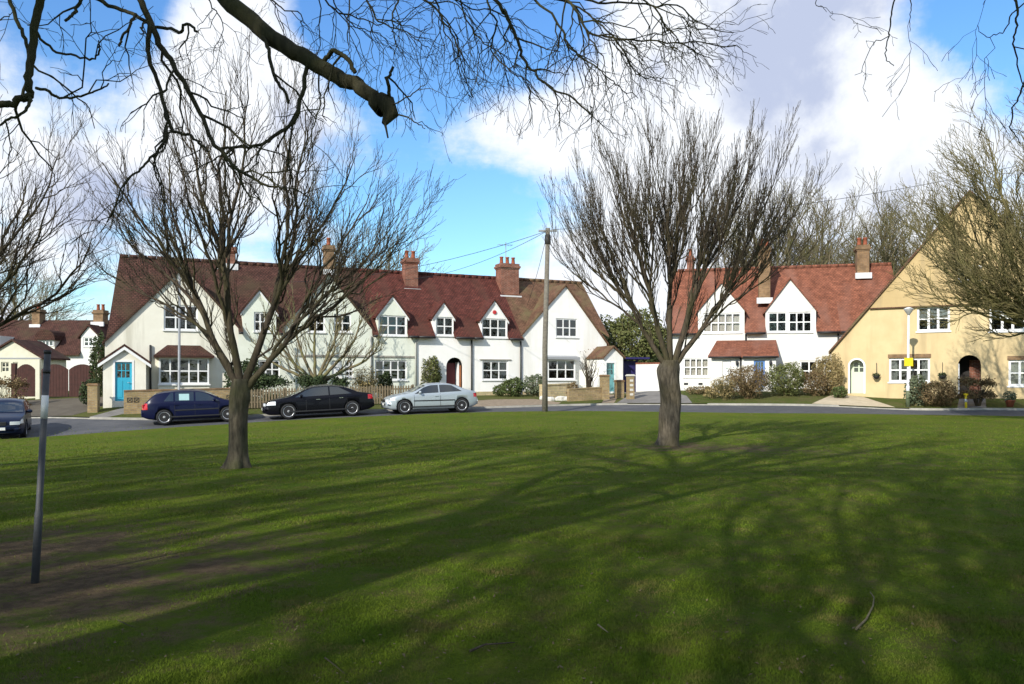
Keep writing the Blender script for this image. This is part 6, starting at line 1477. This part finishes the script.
shrub('low straw-coloured plants between drive and twiggy bush', 712, 42.6, .9, .7, 'leaf_straw', 500, .06, twiggy=40)
shrub('hedge of mixed olive brush behind the car at the left edge', 6, 39.5, 1.7, 1.5, 'leaf_brown', 3000, .08, 1.2, True, name='hedge', cat='hedge')
shrub('tall loose olive-green tree beyond the navy gate', 632, 57, 5.4, 5.6, 'leaf_olive', 15000, .15, name='leafy_tree', cat='tree', stems=120, stemr=.03)
shrub('broad green tree behind the stout trunk and white wall', 668, 60, 4.2, 4.6, 'leaf_olive', 9000, .15, name='leafy_tree', cat='tree', stems=90, stemr=.03)
shrub('dark green growth against the navy gate canopy', 650, 56, 4.0, 2.9, 'leaf_dark', 5000, .13, name='shrub')
# hanging baskets on the tan house
for lab, px in (('hanging basket between arched door and window of the tan house', 876.5), ('hanging basket between window and arched passage of the tan house', 942.5)):
    k = V.K(px, -.2); p = V.W(k, -.22, V.Z(376, k)); root = empty('hanging_basket', p, R(-30), lab, 'hanging basket', 'hanging baskets on the tan house')
    mb = MB(); mb.lathe([(.03, -.17), (.12, -.12), (.17, 0), (.16, .02)], 0, 0, 12); mb.build('basket', 'gutter_black', root, local=True)
    mb = MB(); mb.tube([(0, .21, .62), (0, 0, .68), (0, 0, .02)], .012, 5); mb.build('bracket', 'gutter_black', root, local=True)
    Vv, Ff = leaves(np.random.default_rng(int(px)), 160, (0, 0, .05), (.2, .2, .12), .06); quads('foliage', Vv, Ff, 'leaf_dark', root)
# house number plates beside the teal door
p = T.W(T.K(619.5, -1.9), -1.915, T.Z(364, 27.5, -1.9))

# ------------------------------------------------------------------ grass blades and fallen sticks
def grass():
    rg = np.random.default_rng(2); Vs = []
    for part_ in range(6):
        n = 95000; v = rg.uniform(39, 345, n); y = 1280/v; x = rg.uniform(-.72, .72, n)*np.maximum(y, 4.5)
        keep = rg.uniform(0, 1, n) < np.clip((34-y)/14, 0, 1); x, y = x[keep], y[keep]; n = len(x)
        bare = np.zeros(n)
        for bx, by, br, bs in BARE: bare = np.maximum(bare, np.clip(1-np.hypot(x-bx, y-by)/(br*1.35), 0, 1)*bs*1.9)
        tuft = .5+.25*np.sin(x*3.1+2*np.sin(y*2.3))+.25*np.sin(y*4.1+x*1.7)
        k = rg.uniform(0, 1, n) > np.clip(bare, 0, .97); k &= rg.uniform(0, 1, n) < .45+.55*tuft; x, y, tuft = x[k], y[k], tuft[k]; m = len(x)
        z = np.concatenate([Hv(np.stack([x[i:i+20000], y[i:i+20000]], 1)) for i in range(0, m, 20000)])
        a = rg.uniform(0, 2*np.pi, m); h = (.012+.0007*y)*rg.uniform(.5, 1.3, m)*(.6+.8*tuft); w = (.0008+.00042*y)*rg.uniform(.6, 1.2, m); ln = rg.uniform(.2, 1.3, m)*h; b = rg.uniform(0, 2*np.pi, m)
        p0 = np.stack([x-np.cos(a)*w, y-np.sin(a)*w, z-.004], 1); p1 = np.stack([x+np.cos(a)*w, y+np.sin(a)*w, z-.004], 1); p2 = np.stack([x+np.cos(b)*ln, y+np.sin(b)*ln, z+h], 1)
        Vs.append(np.stack([p0, p1, p2], 1).reshape(-1, 3))
    Vv = np.concatenate(Vs); o = quads('grass', Vv, np.arange(len(Vv)).reshape(-1, 3), 'grass_blade', None); tag(o, kind='stuff')
material('grass_blade', (.078, .130, .011), (.125, .165, .016), .9, .9, c3=(.155, .125, .045), s3=2.4, spec=.05)
grass()
def stick(label, pts, r, mat='twig'):
    P = [Vector(((px-512)/F*d, d, H((px-512)/F*d, d)+zz)) for px, py, zz in pts for d in [1.6*F/(py-379)]]
    root_p = P[0]; mb = MB(); Q = [p-root_p for p in P]; C = []
    for i in range(len(Q)-1):
        for t in (0, .33, .66): C.append(Q[i].lerp(Q[i+1], t))
    C.append(Q[-1]); mb.tube(C, [r*(1-.6*i/(len(C)-1)) for i in range(len(C))], 6); o = mb.build('fallen_stick', mat, None, uv=False); o.location = root_p
    tag(o, label, 'stick', 'fallen sticks on the grass')
stick('curved grey fallen stick lying on the grass at lower right', [(856, 634, .02), (866, 625, .025), (873, 612, .03), (874, 603, .03), (870, 597, .025)], .008, 'twig_far')
stick('long thin fallen twig near the bottom of the grass, left of centre', [(470, 657, .02), (485, 652, .03), (515, 648, .02)], .008)
stick('short pale fallen stick left of the curved one', [(598, 630, .02), (603, 634, .02), (608, 636, .01)], .006, 'timber_fence')
stick('forked-looking thin twig at the bottom left of centre', [(325, 664, .02), (333, 672, .03), (345, 680, .02)], .005)
stick('small pale twig far left on the worn turf', [(118, 626, .02), (128, 631, .02), (136, 632, .01)], .004)

def fallen_leaves():
    rg = np.random.default_rng(8); n = 900; v = rg.uniform(60, 340, n); y = 1280/v; x = rg.uniform(-.7, .7, n)*y
    z = Hv(np.stack([x, y], 1))+.012+.0005*y; a = rg.uniform(0, 6.28, n); s = rg.uniform(.006, .016, n); dx, dy = np.cos(a)*s, np.sin(a)*s; t1, t2 = rg.normal(0, .35, (2, n))*s
    P = [np.stack([x-dx, y-dy, z-t1], 1), np.stack([x+dy*.6, y-dx*.6, z+t2], 1), np.stack([x+dx, y+dy, z+t1], 1), np.stack([x-dy*.6, y+dx*.6, z+t2], 1)]
    o = quads('fallen_leaves', np.stack(P, 1).reshape(-1, 3), np.arange(n*4).reshape(-1, 4), 'dead_leaf', None); tag(o, kind='stuff')
material('dead_leaf', (.14, .11, .05), (.07, .05, .025), 3, .9)
fallen_leaves()
